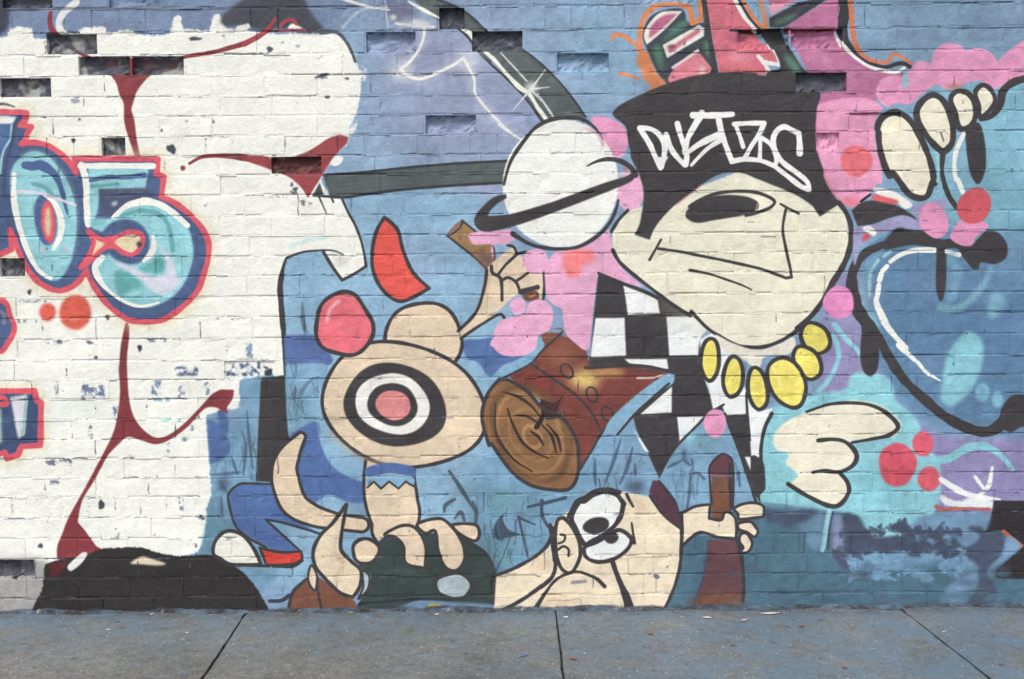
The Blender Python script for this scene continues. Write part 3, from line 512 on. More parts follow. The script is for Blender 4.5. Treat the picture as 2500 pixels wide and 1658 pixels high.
fill((222, 128, 142), 'U: 480,690 560,580 740,445! 865,605! 840,650 500,740'); line((234, 210, 214), 'U: 520,600 640,520 740,450', 7, soft=4); fill((228, 210, 196), 'U: 780,560 800,650 760,660', soft=4)
line(BLACK, 'U: 790,-40 840,300 900,650', 13, soft=2)
fill((214, 108, 124), 'U: 812,-60! 1050,-60! 1150,140 1260,270! 1300,350 1370,400 1480,590! 1340,560 1370,660! 940,670! 870,330')
haze_spray((176, 88, 120), 'U', 1060, 330, 160, 60, .7); haze_spray((226, 150, 168), 'U', 1120, 500, 150, 70, .6); haze_spray((176, 86, 112), 'U', 960, 150, 40, 130, .5); haze_spray((170, 88, 120), 'U', 990, 430, 70, 40, .6)
line((50, 40, 44), 'U: 1030,268 1150,275 1300,280', 7, soft=3); line((232, 232, 226), 'U: 1060,-20 1150,140 1262,268', 10, soft=2); line((230, 230, 224), 'U: 1390,392 1440,480 1482,580! 1335,552! 1375,650', 10, soft=2); line((230, 228, 224), 'U: 1280,500 1330,560', 9, soft=3)  # first, dark line: painted shadow along the recessed brick's top edge, not lettering
line((56, 58, 72), 'U: 1100,-20 1190,140 1300,270', 8, soft=2)
line(ORANGE, 'U: 1125,-20 1240,165 1335,260', 9, soft=2); line(ORANGE, 'U: 1290,-20 1330,130 1352,262', 9, soft=2)
fill((190, 112, 154), 'D0: 230,235 500,60 690,-60! 720,-60! 715,100 680,260 720,350 800,450 900,540 1050,600 1200,620 1250,640 1020,760 1000,860 520,910 540,780 440,640 330,420 260,280')
haze_spray((214, 140, 176), 'D0', 520, 480, 160, 120, .6); haze_spray((160, 88, 130), 'D0', 450, 320, 180, 60, .6); haze_spray((165, 95, 135), 'D0', 850, 630, 60, 50, .7); haze_spray((216, 146, 180), 'D0', 700, 660, 120, 130, .6)
line((140, 60, 76), 'D0: 240,248 420,255 650,248', 7, soft=3)  # shadow of the brick ledge, painted as a dark line over the letter
fill((56, 56, 60), 'U: 1300,258! 1480,248! 1560,420 1700,630 1885,640! 1885,690! 1790,700 1830,800 1810,920! 1470,920 1350,660 1470,605 1420,450 1330,320')
fill((56, 58, 66), 'U: 1375,160! 1640,20! 1940,-40! 1520,235! 1380,245!'); fill((86, 124, 104), 'U: 1420,200 1600,120 1620,150 1450,225', soft=5); fill((86, 132, 112), 'U: 1500,480 1580,520 1660,630 1580,640', soft=6); fill((76, 116, 100), 'U: 1610,740 1740,760 1790,800 1700,810', soft=7); fill((70, 100, 92), 'U: 1400,830 1480,810 1500,850 1420,860', soft=7)
fill((226, 160, 180), 'U: 1365,35! 1600,10! 1395,142!', soft=2); fill((190, 98, 126), 'U: 1330,-40! 1700,-40! 1560,20 1400,35', soft=3)
line((52, 52, 62), 'D0: 715,-40 735,100 722,250 760,370 860,480 960,540 1080,572 1180,545 1240,540 1300,572', [22, 24, 20, 14, 10, 10, 9])
line((206, 116, 84), 'D0: 785,-40 800,150 820,350 870,440 960,510 1100,530 1160,460 1310,540', [10, 13, 13, 10, 9, 8, 8], soft=2); line((232, 234, 228), 'D0: 672,268 720,370 800,460 920,550 1050,597 1180,612 1245,578', 8, soft=2)

# ---- pink clouds at right
fill((226, 148, 188), 'D0: 1010,760 1050,680 1150,640 1230,650 1290,600 1350,530 1420,520 1480,545! 1490,460 1560,385 1640,365 1730,390 1770,435! 1850,410 1930,420 2000,465 2040,525! 2100,460 2200,385 2265,345 3000,200! 3000,300! 2265,640 2150,700 2000,755 1900,690 1800,700 1700,740 1600,765 1520,720 1400,800 1300,885 1180,880 1100,910 1020,840')
fill((130, 196, 208), 'D0: 1232,640! 1275,620! 1278,742! 1238,748!', soft=2)
haze_spray((170, 108, 90), 'D0', 1680, 740, 110, 40, .6)
fill((228, 152, 188), 'D0: 490,940 540,880 700,840 900,828 1010,870 1070,920! 1000,1050 1010,1250 1050,1400 1055,1568 D1: 1020,170 960,240 880,340 790,372 700,312 600,192 540,30 D0: 500,1250')
line((236, 112, 110), 'D0: 492,960 500,1250 540,1480 D1: 560,80 640,240 740,350', 5, soft=4, a=.7); haze_spray((222, 110, 120), 'D1', 800, 320, 90, 50, .8)
ell((234, 110, 122), 'D0', 838, 1370, 136, 134, soft=2)
line((160, 80, 110), 'D0: 750,965 880,972 1020,955', 4, soft=3, a=.7)  # shade at the set-back brick's ledge, drawn into the pink as a line

# ---- the cap and the face below
FACE = 'C1: 1290,360! 1180,400 1080,480 1030,590 1035,720 1090,830 1200,930 1400,1090 1600,1230 1800,1390 1950,1470 2100,1545 2230,1560 D2: 0,165 100,148 200,110 300,35 D1: 340,1390 480,1280 560,1150 650,1000 720,870 770,700 770,600 750,450 690,345! 400,-100! C1: 2265,0! 1500,300!'
fill(CREAM, FACE); haze_spray((240, 234, 208), 'F', 1700, 700, 200, 90, .6); haze_spray((222, 218, 200), 'F', 1480, 560, 60, 50, .5)
fill(BLACK, 'C0: 1030,960 1100,890 1300,790 1500,710 1700,650 1900,622 2100,610 2265,622 D0: 0,640 200,640 400,620 440,660 530,800 505,920 492,1100 510,1300 560,1450 D1: 560,100 600,200 680,310 690,345! 530,450! 480,380! T: 2100,1140 1950,1040 1800,970 1650,910 1500,850 1380,800 1260,790 1150,800 1050,840 940,910 800,1020 640,1140 520,1260 430,1380 375,1505! 215,1450! 270,1330 300,1160 310,1000 280,860 235,750! C0: 1190,1350 1180,1280 1160,1180 1140,1080 1050,1000')
line((206, 120, 150), 'T: 940,912 800,1022 660,1130', 4, soft=3, a=.6)
fill(BLACK, 'T: 755,1240 800,1160 900,1080 1050,1040 1250,1030 1420,1050 1530,1110 1510,1190 1350,1250 1100,1290 900,1325 800,1300'); line(BLACK, 'T: 800,1150 920,1075 1100,1010 1300,990 1500,1000 1640,1050 1705,1100 1660,1160 1540,1210 1400,1245', 8)
line((222, 206, 166), 'T: 1530,1110 1500,1190', 3, soft=2, a=.6)
line(BLACK, 'C1: 1442,645 1400,720 1345,818', 6); line(BLACK, 'C1: 1420,722 1600,747 1800,787 2000,827 2265,887 D1: 130,930 240,972! 288,965! 278,900 235,700 212,560 225,450 242,380', 7); line(BLACK, 'D1: 195,342 270,385 348,422', 6); line(BLACK, 'C1: 1688,905 1850,936 2000,986 2130,1032 2212,1072', 7, 4)
line(BLACK, 'C1: 1160,395 1080,480 1020,575', 8); line(BLACK, 'C1: 1032,735 1090,835 1200,935 1400,1092 1550,1205 1690,1290', [10, 9, 8, 9, 10]); line(BLACK, 'C1: 1700,1258 1830,1392 1950,1472 2100,1545 2265,1562 D2: 100,152 200,112 310,42 D1: 400,1350', [9, 8, 8, 9, 10, 11]); line(BLACK, 'C1: 910,930 1130,1018 1300,1085 1410,1140', [6, 5, 8, 9])
line(BLACK, 'D1: 690,330 760,430 798,560 788,700 730,860 640,1010 550,1170 450,1300 330,1398', [11, 13, 15, 14, 12, 11])
line((120, 110, 100), 'D1: 35,620 150,620', 4, soft=2, a=.7)
LW = (240, 241, 238)
for q, w_ in (('T: 270,320 370,480 430,610 490,740', 13), ('T: 270,315 380,325 470,380 525,470 535,570 500,730', 13), ('T: 550,385 600,530 680,640 750,708', 13), ('T: 670,270 700,380 740,500 770,600 760,705', 13), ('T: 930,160 860,280 780,430 752,570', [17, 15, 13, 16]),
              ('T: 790,570 900,490 1060,410 1120,390', [10, 15, 20]), ('T: 1120,450 980,545 820,710', [14, 9, 8]), ('T: 835,180 1000,183 1255,170', [17, 15, 13]), ('T: 1105,205 1150,400 1200,540 1250,672', 14), ('T: 1250,672 1380,648 1550,662 1690,715', [13, 11, 12]),
              ('T: 1275,275 1420,266 1592,265! 1540,380 1450,520 1390,635', 12), ('T: 1290,285 1330,390 1370,515', 10), ('T: 1550,420 1550,540 1545,655', 10), ('T: 1565,418 1660,490 1712,590 1722,680 1690,715', 11),
              ('T: 1972,585 1970,480 1962,372! 1880,335 1800,305 1725,350 1690,430 1700,520 1730,600 1800,690 1950,800 2050,890 2068,972! 1980,935 1850,835 1700,720', [15, 14, 13, 13, 13, 12, 13, 12, 12, 12])):
    line(LW, q, w_, soft=2)
fill((228, 230, 228), 'T: 420,630! 578,618! 490,770!', soft=1)

# ---- necklace
fill((230, 224, 208), 'C2: 1900,60 2050,130 2265,190 D2: 200,130 300,80 320,160 250,230 60,250 0,350 C2: 2100,240 1990,200')
for tl, cx_, cy_, rx_, ry_, ro in (('C2', 1858, 270, 78, 180, 2), ('C2', 2055, 420, 84, 172, 4), ('D2', 0, 520, 82, 180, -8), ('D2', 490, 90, 112, 142, -38), ('D2', 422, 298, 104, 152, -32), ('D2', 248, 465, 150, 222, -24)):
    shape(YEL, ell_pts(tl, cx_, cy_, rx_, ry_, ro, wob=.02), 10); haze_spray((224, 206, 88), tl, cx_ + 20, cy_ + 40, rx_ * .6, ry_ * .6, .5, ro)
line((245, 240, 180), 'D2: 120,330 160,400 200,500', 5, soft=4, a=.6)

# ---- pointing hand
HAND = 'D2: 420,720 600,660 780,645 960,665 1100,740 1190,840 1150,900 1000,940 780,978 830,1060 822,1150 700,1222 770,1350 740,1470 650,1520 560,1500 260,1330! 340,1250 240,1160 260,1070 150,1030 140,910 240,800'
fill(CREAM2, HAND, soft=2); line((236, 222, 190), 'D2: 780,620 960,640 1100,700 1220,830 1150,930', 6, soft=5, a=.6)
line(BLACK, 'D2: 415,716 600,655 780,640 960,660 1100,730 1195,840 1120,912 1000,942 800,978', [6, 8, 8, 9, 12, 8, 7]); line(BLACK, 'D2: 515,960 640,950 740,970 820,1040 842,1110 800,1180 700,1228 560,1220 470,1232', [10, 10, 9, 12, 12, 9, 10, 8]); line(BLACK, 'D2: 690,1228 760,1310 775,1400 720,1490 650,1522 560,1500 400,1420 258,1330', [9, 11, 12, 11, 11, 10])

# ---- big blue letter with drips, far right
line((120, 186, 200), 'D1: 930,880 900,1050 930,1200 1010,1380', 16, soft=8, a=.7)
fill((100, 150, 184), 'D1: 880,900 1000,760 1080,740 980,880 950,1130 1010,1300 950,1250', soft=6)
line(BLACK, 'D1: 1060,690 900,770 825,880 800,1000 825,1180 880,1290 960,1400 1060,1540 D2: 1110,240 1250,450 1430,620 1600,760 1800,860 1950,885 2060,830 2140,710 2200,630 2400,640', [18, 22, 28, 34, 26, 24, 22, 24, 24, 26, 28, 30, 34])
fill(BLACK, 'D2: 2050,830! 2080,680 2190,570 2400,600! 2400,900! 2265,840 2150,890')
fill(BLACK, 'D1: 1050,690 1150,575 1200,540 1330,570 1420,560 1560,640 1650,640 1800,700 1890,620 1950,572 2050,588 2122,690 2112,800 2020,852 1900,840 1880,892 1830,892 1750,800 1700,722 1605,720! 1602,1000 1575,1150 1545,1165 1515,1050 1520,715! 1300,692 1100,732')
fill(BLACK, 'D1: 880,1350! 960,1420 D2: 1030,150 1020,350 960,415 900,370 872,250 885,20 D1: 885,1450')
WST = (238, 238, 230)
line(WST, 'D1: 1712,775 1605,745', 11, soft=2); line(WST, 'D1: 1500,735 1350,735 1220,772 1130,832', 13, 11, soft=2); line(WST, 'D1: 1100,872 1062,912', 11, soft=2); line(WST, 'D1: 1050,940 1035,990', 13, soft=2); line(WST, 'D1: 1030,1032 1020,1110 1008,1170 1040,1260 1100,1380 1180,1480 1260,1568 D2: 1200,150 1340,280', [11, 14, 18, 15, 13, 12, 12, 10], soft=2)
line(WST, 'D2: 1362,295 1400,342', 9, soft=2); line(WST, 'D2: 1415,362 1458,400', 8, soft=2); line(WST, 'D2: 1484,412 1552,452', 7, 4, soft=2)
for q in ('D1: 1130,745 1070,790', 'D1: 1025,820 985,880', 'D1: 968,905 955,965', 'D1: 952,1000 950,1120'): line((150, 205, 208), q, 8, soft=4, a=.8)
line((118, 172, 195), 'D1: 1560,1225 1680,1232 1800,1170 1900,1050 1985,900', 20, 14, soft=10, a=.8); line((112, 168, 192), 'D1: 1650,790 1700,950 1640,1150', 24, soft=16, a=.6)
ell((116, 170, 192), 'D1', 2020, 1200, 70, 125, 14, soft=6, a=.85)
fill((124, 190, 206), 'D2: 1680,130 1800,30 1900,100 1915,250 1860,450 1750,600 1640,672 1560,600 1570,450 1610,250', soft=4)
ell((116, 180, 204), 'D2', 1910, 550, 62, 80, soft=3); ell((98, 150, 190), 'D2', 1905, 545, 22, 26, soft=4); ell((116, 180, 204), 'D2', 2040, 612, 48, 66, soft=3)
fill(BLACK, 'D1: 800,400! 880,332 1000,310 1150,342 1300,422 1375,492! 1250,440 1120,462 980,512 850,532!'); fill((154, 150, 196), 'D1: 815,545 850,535 1000,515 1120,465 1250,442 1375,495 1410,570 1200,540 1080,600 880,740 820,860', soft=1); fill((158, 152, 196), 'D1: 1320,350 1420,330 1560,300 1620,360 1400,480 1330,420', soft=3)
fill((236, 234, 226), 'D1: 985,205 1150,232 1315,342 1260,385 1180,330 1020,260'); fill((220, 92, 98), 'D1: 985,260 1195,312 1170,345 975,305', soft=2); fill((236, 234, 230), 'D1: 890,550 960,530 1012,592 970,612'); fill((214, 80, 90), 'D1: 905,600 965,612 898,665', soft=2); line((40, 30, 34), 'D1: 880,320 960,260', 6, soft=2)
line((112, 166, 192), 'D1: 860,740 980,640 1080,600', 9, soft=3)
# fingers top right
line(BLACK, 'D0: 2900,560 2265,672 2150,715 2080,790 2062,890 1990,985 1900,1012', [10, 10, 12, 20, 18, 12])
for q, w_ in (('D0: 1035,1050 1100,975 1190,955 1300,1030 1400,1200 1475,1400 1505,1560 D1: 1490,150 1445,270 1370,292 1280,250 1150,80 D0: 1120,1500 1060,1350 1030,1200', 15), ('D0: 1850,790 1910,725 1980,760 2018,850 1980,930 1895,1000 1880,900', 11), ('D0: 1640,845 1690,780 1780,790 1840,870 1852,980 1820,1060 1750,1098 1710,1080 1680,960', 13), ('D0: 1358,925 1420,840 1500,808 1580,860 1640,980 1662,1100 1650,1220 1580,1288 1500,1230 1420,1130 1360,1020', 15)):
    shape(CREAM2, q, w_)
fill(BLACK, 'D0: 1775,1100 1880,1045 1930,1200 1942,1400 1905,1540 1865,1565 1810,1480 1778,1300')
line(WST, 'D0: 1752,1140 1690,1280 1672,1420 1690,1530 D1: 1700,130 1750,250', 11, soft=2); line(BLACK, 'D0: 1575,1305 1562,1450 D1: 1572,100 1620,260 1690,370', 12); line((140, 205, 212), 'D0: 1520,1300 1540,1450 D1: 1530,150', 6, soft=3)
line((62, 52, 62), 'D0: 1560,1130 1580,1200', 4, soft=2, a=.7)
# dots
ell((228, 146, 188), 'D1', 1500, 482, 118, 158, -22); fill((228, 146, 188), 'D1: 1638,610 1700,500 1800,490 1930,495 1955,550 1860,620 1825,690 1740,695 1660,655'); ell((214, 86, 98), 'D1', 1842, 358, 138, 162, 38); ell((228, 138, 192), 'D1', 690, 1180, 132, 140, wob=.03)
ell((220, 84, 102), 'D2', 1190, 1165, 160, 186, soft=2, wob=.03); ell((222, 88, 106), 'D2', 1405, 990, 90, 106, soft=2); ell((218, 88, 104), 'D2', 1457, 1287, 96, 106, soft=2)
for x_, y_ in ((1220, 1190), (1090, 1205), (1135, 1085)): ell((150, 60, 80), 'D2', x_, y_, 22, 14, 20, soft=3, a=.7)
line((126, 196, 212), 'D2: 1380,1130 1600,1120 1750,1040 1900,1005 2020,1050 2100,1120 2165,1205', [14, 20, 22, 16, 10], soft=3)
# splash and low right scene
fill((226, 230, 232), 'D2: 1545,1420 1700,1475 1900,1420 2010,1500 1985,1540 1800,1530 1600,1510', soft=2, rag=3); line((232, 234, 232), 'D2: 1560,1290 1700,1380 1830,1430 2060,1462', [12, 16, 12, 5], soft=3); line((232, 232, 228), 'D2: 1995,1190 1965,1340 1900,1410', [8, 12, 10], soft=3); line((228, 230, 230), 'D2: 1850,1270 1930,1380', 9, soft=3); fill(PURP, 'D2: 1570,1380 1650,1390 1710,1440 1640,1450', soft=3)
line((186, 96, 90), 'D3: 1520,100 1560,125 1750,120 1970,125', 10, 8, soft=3)
fill((48, 42, 46), 'D3: 2010,50! 3600,60! 3600,420! 2265,430 2080,310 1930,322! 1985,180'); fill((48, 42, 46), 'D3: 2265,430! 2030,640! 2030,705 2265,715 3600,720! 3600,430!'); line((206, 96, 66), 'D3: 2090,310 2245,435', 8, soft=2)
fill((70, 88, 114), 'D3: 75,120 250,150 520,135 300,285 150,240 75,225', soft=4); fill((70, 82, 108), 'D3: 715,180 840,180 950,352 1200,350 1350,390 1550,405 1635,480 1300,532 1000,482 850,530 830,592 770,655 690,590 630,490 730,450', soft=3, rag=5)
fill((70, 82, 108), 'D3: 1225,350 1240,240 1265,220 1310,340', soft=3)
fill((104, 150, 190), 'D3: 820,560 900,500 1000,480 1060,520 1180,482 1300,535 1600,490 1700,565 1640,640 1520,600 1420,640 1310,700 1290,600 1200,660 1100,630 1000,650 860,640', soft=4, rag=6); fill((104, 148, 188), 'D3: 1350,200 1600,160 1960,160 1900,330 1650,340 1640,450 1400,390 1300,330', soft=6)
fill((72, 84, 112), 'D3: 1640,365! 1750,460 1780,445 1900,360! 1780,280 1900,270 1935,320 2070,330 2100,460 2010,560 1960,620 1980,720 2030,800 2040,950! 1750,950! 1850,820 1875,650 1800,560 1700,500', soft=3); fill((110, 150, 192), 'D3: 1700,560 1840,570 1870,690 1840,800 1600,830 1680,700', soft=5); fill((108, 146, 186), 'D3: 1690,360 1780,300 1890,360 1780,440', soft=3); fill((110, 150, 190), 'D3: 2120,350 2240,440 2100,560 1990,640 1990,720 1960,640 2080,500', soft=3)
line((150, 208, 218), 'D3: 610,140 580,300 550,470', 14, 12, soft=4); line((66, 78, 104), 'D3: 640,150 610,300 600,460', 6, soft=3); fill((98, 138, 172), 'D3: 300,270 450,220 560,150 540,470 430,440 400,320', soft=7); fill((128, 140, 178), 'D3: 650,180 710,200 730,350 700,470 640,460', soft=5)
line((66, 78, 104), 'D3: 400,330 390,500', 5, soft=4, a=.7); line((62, 84, 108), 'D3: 0,850 300,830 700,815 1100,850', 4, soft=5, a=.6); fill((100, 140, 178), 'D3: 1600,880 1780,870 1740,940 1580,930', soft=6)
line((96, 150, 172), 'D2: 60,1500 250,1520', 6, soft=4)

def inpoly(x, y, box_): return box_[0] < x < box_[1] and box_[2] < y < box_[3]
for k in range(120):                 # ragged leaf dabs in the low right scene
    x_, y_ = rng.uniform(2060, 2360), rng.uniform(1340, 1415)
    ell((112, 160, 200), 'S', x_, y_, rng.uniform(4, 15), rng.uniform(3, 9), rng.uniform(-60, 60), soft=1, a=rng.uniform(.5, .9), wob=.2)
for k in range(110):
    x_ = rng.uniform(2040, 2340); y_ = rng.uniform(1296, 1362) - 18 * math.sin((x_ - 2040) / 95)
    ell((66, 77, 104), 'S', x_, y_, rng.uniform(4, 20), rng.uniform(3, 10), rng.uniform(-60, 60), soft=1, a=rng.uniform(.5, .95), wob=.2)
for k in range(46):
    x_, y_ = rng.uniform(1790, 2480), rng.uniform(1380, 1478)
    ell(((60, 92, 116), (88, 126, 150), (80, 96, 124))[k % 3], 'S', x_, y_, rng.uniform(8, 40), rng.uniform(4, 12), rng.uniform(-15, 15), soft=4, a=rng.uniform(.3, .6), wob=.2)
for x0_, x1_, y0_, y1_, n_ in ((1178, 1215, 1200, 1360, 12), (1205, 1330, 1215, 1360, 26), (1450, 1580, 1085, 1180, 16), (1640, 1715, 1120, 1185, 12), (1755, 1800, 1120, 1175, 6), (520, 640, 1060, 1160, 14), (705, 770, 880, 1010, 10)):
    for k in range(n_):               # thin dry-brush scribbles
        x_, y_ = rng.uniform(x0_, x1_), rng.uniform(y0_, y1_); l_ = rng.uniform(18, 60)
        line(((74, 100, 128), (84, 128, 140), (64, 84, 112))[k % 3], 'S: %g,%g %g,%g %g,%g' % (x_, y_, x_ + rng.uniform(-6, 6), y_ + l_ / 2, x_ + rng.uniform(-10, 10), y_ + l_), rng.uniform(2, 5), 1.5, soft=3, a=rng.uniform(.35, .8))
for k in range(150):                  # splash dirt and old overspray along the wall's foot
    x_ = rng.uniform(-500, 3000); y_ = 1489 - .0068 * (x_ - 1250); l_ = rng.uniform(15, 90)
    line(((58, 56, 60), (70, 84, 104), (84, 78, 72))[k % 3], 'S: %g,%g %g,%g %g,%g' % (x_, y_ - rng.uniform(0, 7), x_ + l_ / 2, y_ - rng.uniform(0, 10), x_ + l_, y_ - rng.uniform(0, 5)), rng.uniform(3, 10), rng.uniform(2, 8), soft=4, a=rng.uniform(.25, .7))
img = bpy.data.images.new('mural_paint', PW, PH, alpha=False)   # filled once the joints of the wall are known
# ------------------------------------------------------------------ materials
def new_mat(name, rough=.8, spec=.25):
    m = bpy.data.materials.new(name); m.use_nodes = True
    nt = m.node_tree; b = nt.nodes['Principled BSDF']
    b.inputs['Roughness'].default_value = rough; b.inputs['Specular IOR Level'].default_value = spec
    return m, nt, b
def N(nt, t, **kw):
    n = nt.nodes.new(t)
    for k, v in kw.items():
        if k in n.inputs.keys(): n.inputs[k].default_value = v
        else: setattr(n, k, v)
    return n
def ramp(nt, src, p0, p1, c0=(0, 0, 0, 1), c1=(1, 1, 1, 1)):
    r = N(nt, 'ShaderNodeValToRGB'); r.color_ramp.elements[0].position = p0; r.color_ramp.elements[1].position = p1
    r.color_ramp.elements[0].color = c0; r.color_ramp.elements[1].color = c1
    nt.links.new(src, r.inputs[0]); return r.outputs[0]
def mix(nt, fac, a, b, mode='MIX'):
    m = N(nt, 'ShaderNodeMix', data_type='RGBA', blend_type=mode)
    for sock, v in ((m.inputs[0], fac), (m.inputs[6], a), (m.inputs[7], b)):
        if hasattr(v, 'is_linked'): nt.links.new(v, sock)
        else: sock.default_value = v
    return m.outputs[2]
def math_(nt, op, a, b):
    m = N(nt, 'ShaderNodeMath', operation=op)
    for i, v in enumerate((a, b)):
        if hasattr(v, 'is_linked'): nt.links.new(v, m.inputs[i])
        else: m.inputs[i].default_value = v
    return m.outputs[0]
def noise(nt, vec, scale, detail=4, rough=.6):
    n = N(nt, 'ShaderNodeTexNoise', Scale=scale, Detail=detail, Roughness=rough); nt.links.new(vec, n.inputs['Vector']); return n.outputs['Fac']

def wall_paint(name, chip_lo, chip_hi, bump, grime, bare=(.075, .072, .08, 1), patchy=0):
    m, nt, b = new_mat(name, .62, .3)
    geo = N(nt, 'ShaderNodeNewGeometry'); pos = geo.outputs['Position']
    sep = N(nt, 'ShaderNodeSeparateXYZ'); nt.links.new(pos, sep.inputs[0])
    u = math_(nt, 'MULTIPLY', math_(nt, 'SUBTRACT', sep.outputs[0], U0), 1 / (U1 - U0))
    v = math_(nt, 'MULTIPLY', math_(nt, 'SUBTRACT', sep.outputs[2], V1 - PH * MM), 1 / (PH * MM))
    cmb = N(nt, 'ShaderNodeCombineXYZ'); nt.links.new(u, cmb.inputs[0]); nt.links.new(v, cmb.inputs[1])
    tx = N(nt, 'ShaderNodeTexImage'); tx.image = img; tx.extension = 'EXTEND'; tx.interpolation = 'Linear'
    nt.links.new(cmb.outputs[0], tx.inputs[0])
    c = tx.outputs[0]
    mid = noise(nt, pos, 62, 3, .72); big = noise(nt, pos, 3.1, 1)
    c = mix(nt, 1.0, c, ramp(nt, noise(nt, pos, 330, 1), .2, .8, (.86, .86, .86, 1), (1.10, 1.10, 1.10, 1)), 'MULTIPLY')
    chips = math_(nt, 'MULTIPLY', ramp(nt, noise(nt, pos, 13 if patchy else 75, 2, .7), chip_lo, chip_hi, (.68, .68, .70, 1) if patchy else (0, 0, 0, 1)), 1.0 if patchy else ramp(nt, big, .40, .60))
    c = mix(nt, chips, c, bare)
    c = mix(nt, math_(nt, 'MULTIPLY', ramp(nt, mid, .5, .8), grime), c, (.20, .185, .17, 1))
    nt.links.new(c, b.inputs['Base Color'])
    bp = N(nt, 'ShaderNodeBump', Strength=.5, Distance=bump)
    nt.links.new(mid, bp.inputs['Height']); nt.links.new(bp.outputs[0], b.inputs['Normal'])
    return m
M_BRICK = wall_paint('painted_brick', .70, .76, .0055, .06)
M_MORTAR = wall_paint('painted_mortar', .60, .68, .007, .20)
M_HOLE = wall_paint('bare_brick', .36, .50, .006, .45, (.075, .080, .105, 1), 1)
M_HOLE_RED = wall_paint('bare_brick_red', .36, .50, .006, .4, (.085, .028, .03, 1), 1)

# ------------------------------------------------------------------ helpers
def link(o, parent=None):
    COL.objects.link(o)
    if parent: o.parent = parent
    return o
def obj(name, me, mat=None, parent=None, **props):
    o = bpy.data.objects.new(name, me)
    if mat and not me.materials: me.materials.append(mat)
    for k, v in props.items(): o[k] = v
    return link(o, parent)
def from_np(name, V, F):
    me = bpy.data.meshes.new(name); me.from_pydata(V, [], F); me.update(); return me

# ------------------------------------------------------------------ the brick wall
wall = bpy.data.objects.new('brick_wall', None); link(wall)
wall['label'] = 'painted brick wall covered from edge to edge in a spray painted graffiti mural'
wall['category'] = 'wall'
JY = [21.5, 80, 135, 186.5, 238, 285.5, 334, 383, 430, 478, 529, 578, 627, 676, 727, 776, 829, 881, 929, 975, 1025, 1073, 1119, 1167, 1214, 1264, 1315, 1364, 1411, 1459]
JZ = [on_wall(200, y)[1] for y in JY]          # bed joints, top to bottom
JZ = JZ + [-0.03]
z = JZ[0]; top = []
for k in range(9): z += 0.0785 + random.uniform(-.002, .002); top.append(z)
JZ = top[::-1] + JZ
HEAD0 = 9                                       # index of the header course [21.5, 80]
XW = 3.4
PB, PHH = 0.2045, 0.1022
JT = 0.0046
DARK = {0, 1, 2, 3, 4, 8, 12, 14, 15, 16, 17}
HOLES = [(174, 112, 26), (255, 161, 24), (366, 162, 30), (61, 219, 24), (277, 360, 22), (957, 104, 26), (1100, 305, 24), (723, 406, 20), (1224, 100, 24), (1390, 152, 22),
         (1980, 91, 20), (1848, 92, 22), (1994, 186, 26), (2038, 346, 14), (30, 662, 26), (1103, 37, 30), (66, 8, 34), (22, 1391, 30), (345, 7, 16), (1650, 8, 16), (2103, 283, 9), (610, 905, 7), (1260, 1440, 6)]
holes = [(on_wall(x, y), d / 1000.0, 1 if i in DARK else 2 if i == 7 else 0) for i, (x, y, d) in enumerate(HOLES)]
def brick_mesh(seed):
    """unit brick, x and z in -0.5..0.5, front face near y=0, worn edges, back at y=0.1"""
    r = random.Random(seed); V = []; F = []
    xs = [-.5, -.485, -.25, 0.0, .25, .485, .5]; zs = [-.5, -.455, 0.0, .455, .5]
    ex, ez = {0, 6}, {0, 4}
    for j, zz in enumerate(zs):
        for i, xx in enumerate(xs):
            e = (i in ex) + (j in ez)
            y = (0.0 if e == 0 else 0.0012 if j in ez else 0.0007) + r.uniform(-.0004, .0004)
            if r.random() < .07: y += r.uniform(.0008, .0030)
            dx = r.uniform(-.004, .004); dz = r.uniform(-.02, .02)
            V.append((xx + (dx if i not in ex else dx * .6), y, zz + (dz if j not in ez else dz * .7)))
    nx = len(xs)
    for j in range(4):
        for i in range(6):
            F.append((j * nx + i, j * nx + i + 1, (j + 1) * nx + i + 1, (j + 1) * nx + i))
    base = len(V)
    V += [(-.5, .1, -.5), (.5, .1, -.5), (.5, .1, .5), (-.5, .1, .5)]
    F.append(tuple(list(range(6, -1, -1)) + [base, base + 1]))
    F.append(tuple([28 + i for i in range(0, 7)] + [base + 2, base + 3]))
    F.append(tuple([0, 7, 14, 21, 28] + [base + 3, base]))
    F.append(tuple([34, 27, 20, 13, 6] + [base + 1, base + 2]))
    return V, F
def hole_mesh(seed, dep):
    """broken stump of a brick: a rough back face with ragged sides"""
    r = random.Random(seed); V, F = [], []; nx, nz = 15, 7
    for j in range(nz):
        for i in range(nx):
            e = i in (0, nx - 1) or j in (0, nz - 1)
            ramp_ = .004 * math.sin(i * .7 + seed) * math.cos(j * .9 + seed * 2)
            y = ramp_ + r.uniform(-.0025, .0025) - (r.uniform(.1, .95) * dep if e and r.random() < .8 else r.uniform(0, .45) * dep if (i in (1, nx - 2) or j in (1, nz - 2)) and r.random() < .45 else 0)
            V.append((-.53 + 1.06 * i / (nx - 1), y, -.56 + 1.12 * j / (nz - 1)))
    for j in range(nz - 1):
        for i in range(nx - 1): F.append((j * nx + i, j * nx + i + 1, (j + 1) * nx + i + 1, (j + 1) * nx + i))
    return from_np('broken_brick', V, F)
VARS = [brick_mesh(100 + k) for k in range(12)]
VMESH = []
for k, (V, F) in enumerate(VARS):
    me = from_np('brick_mesh', V, F)
    for p in me.polygons: p.use_smooth = False
    me.materials.append(M_BRICK); VMESH.append(me)
joints = []
bricks = []                                     # (cx, cz, w, h, depth)
mV, mF = [], []
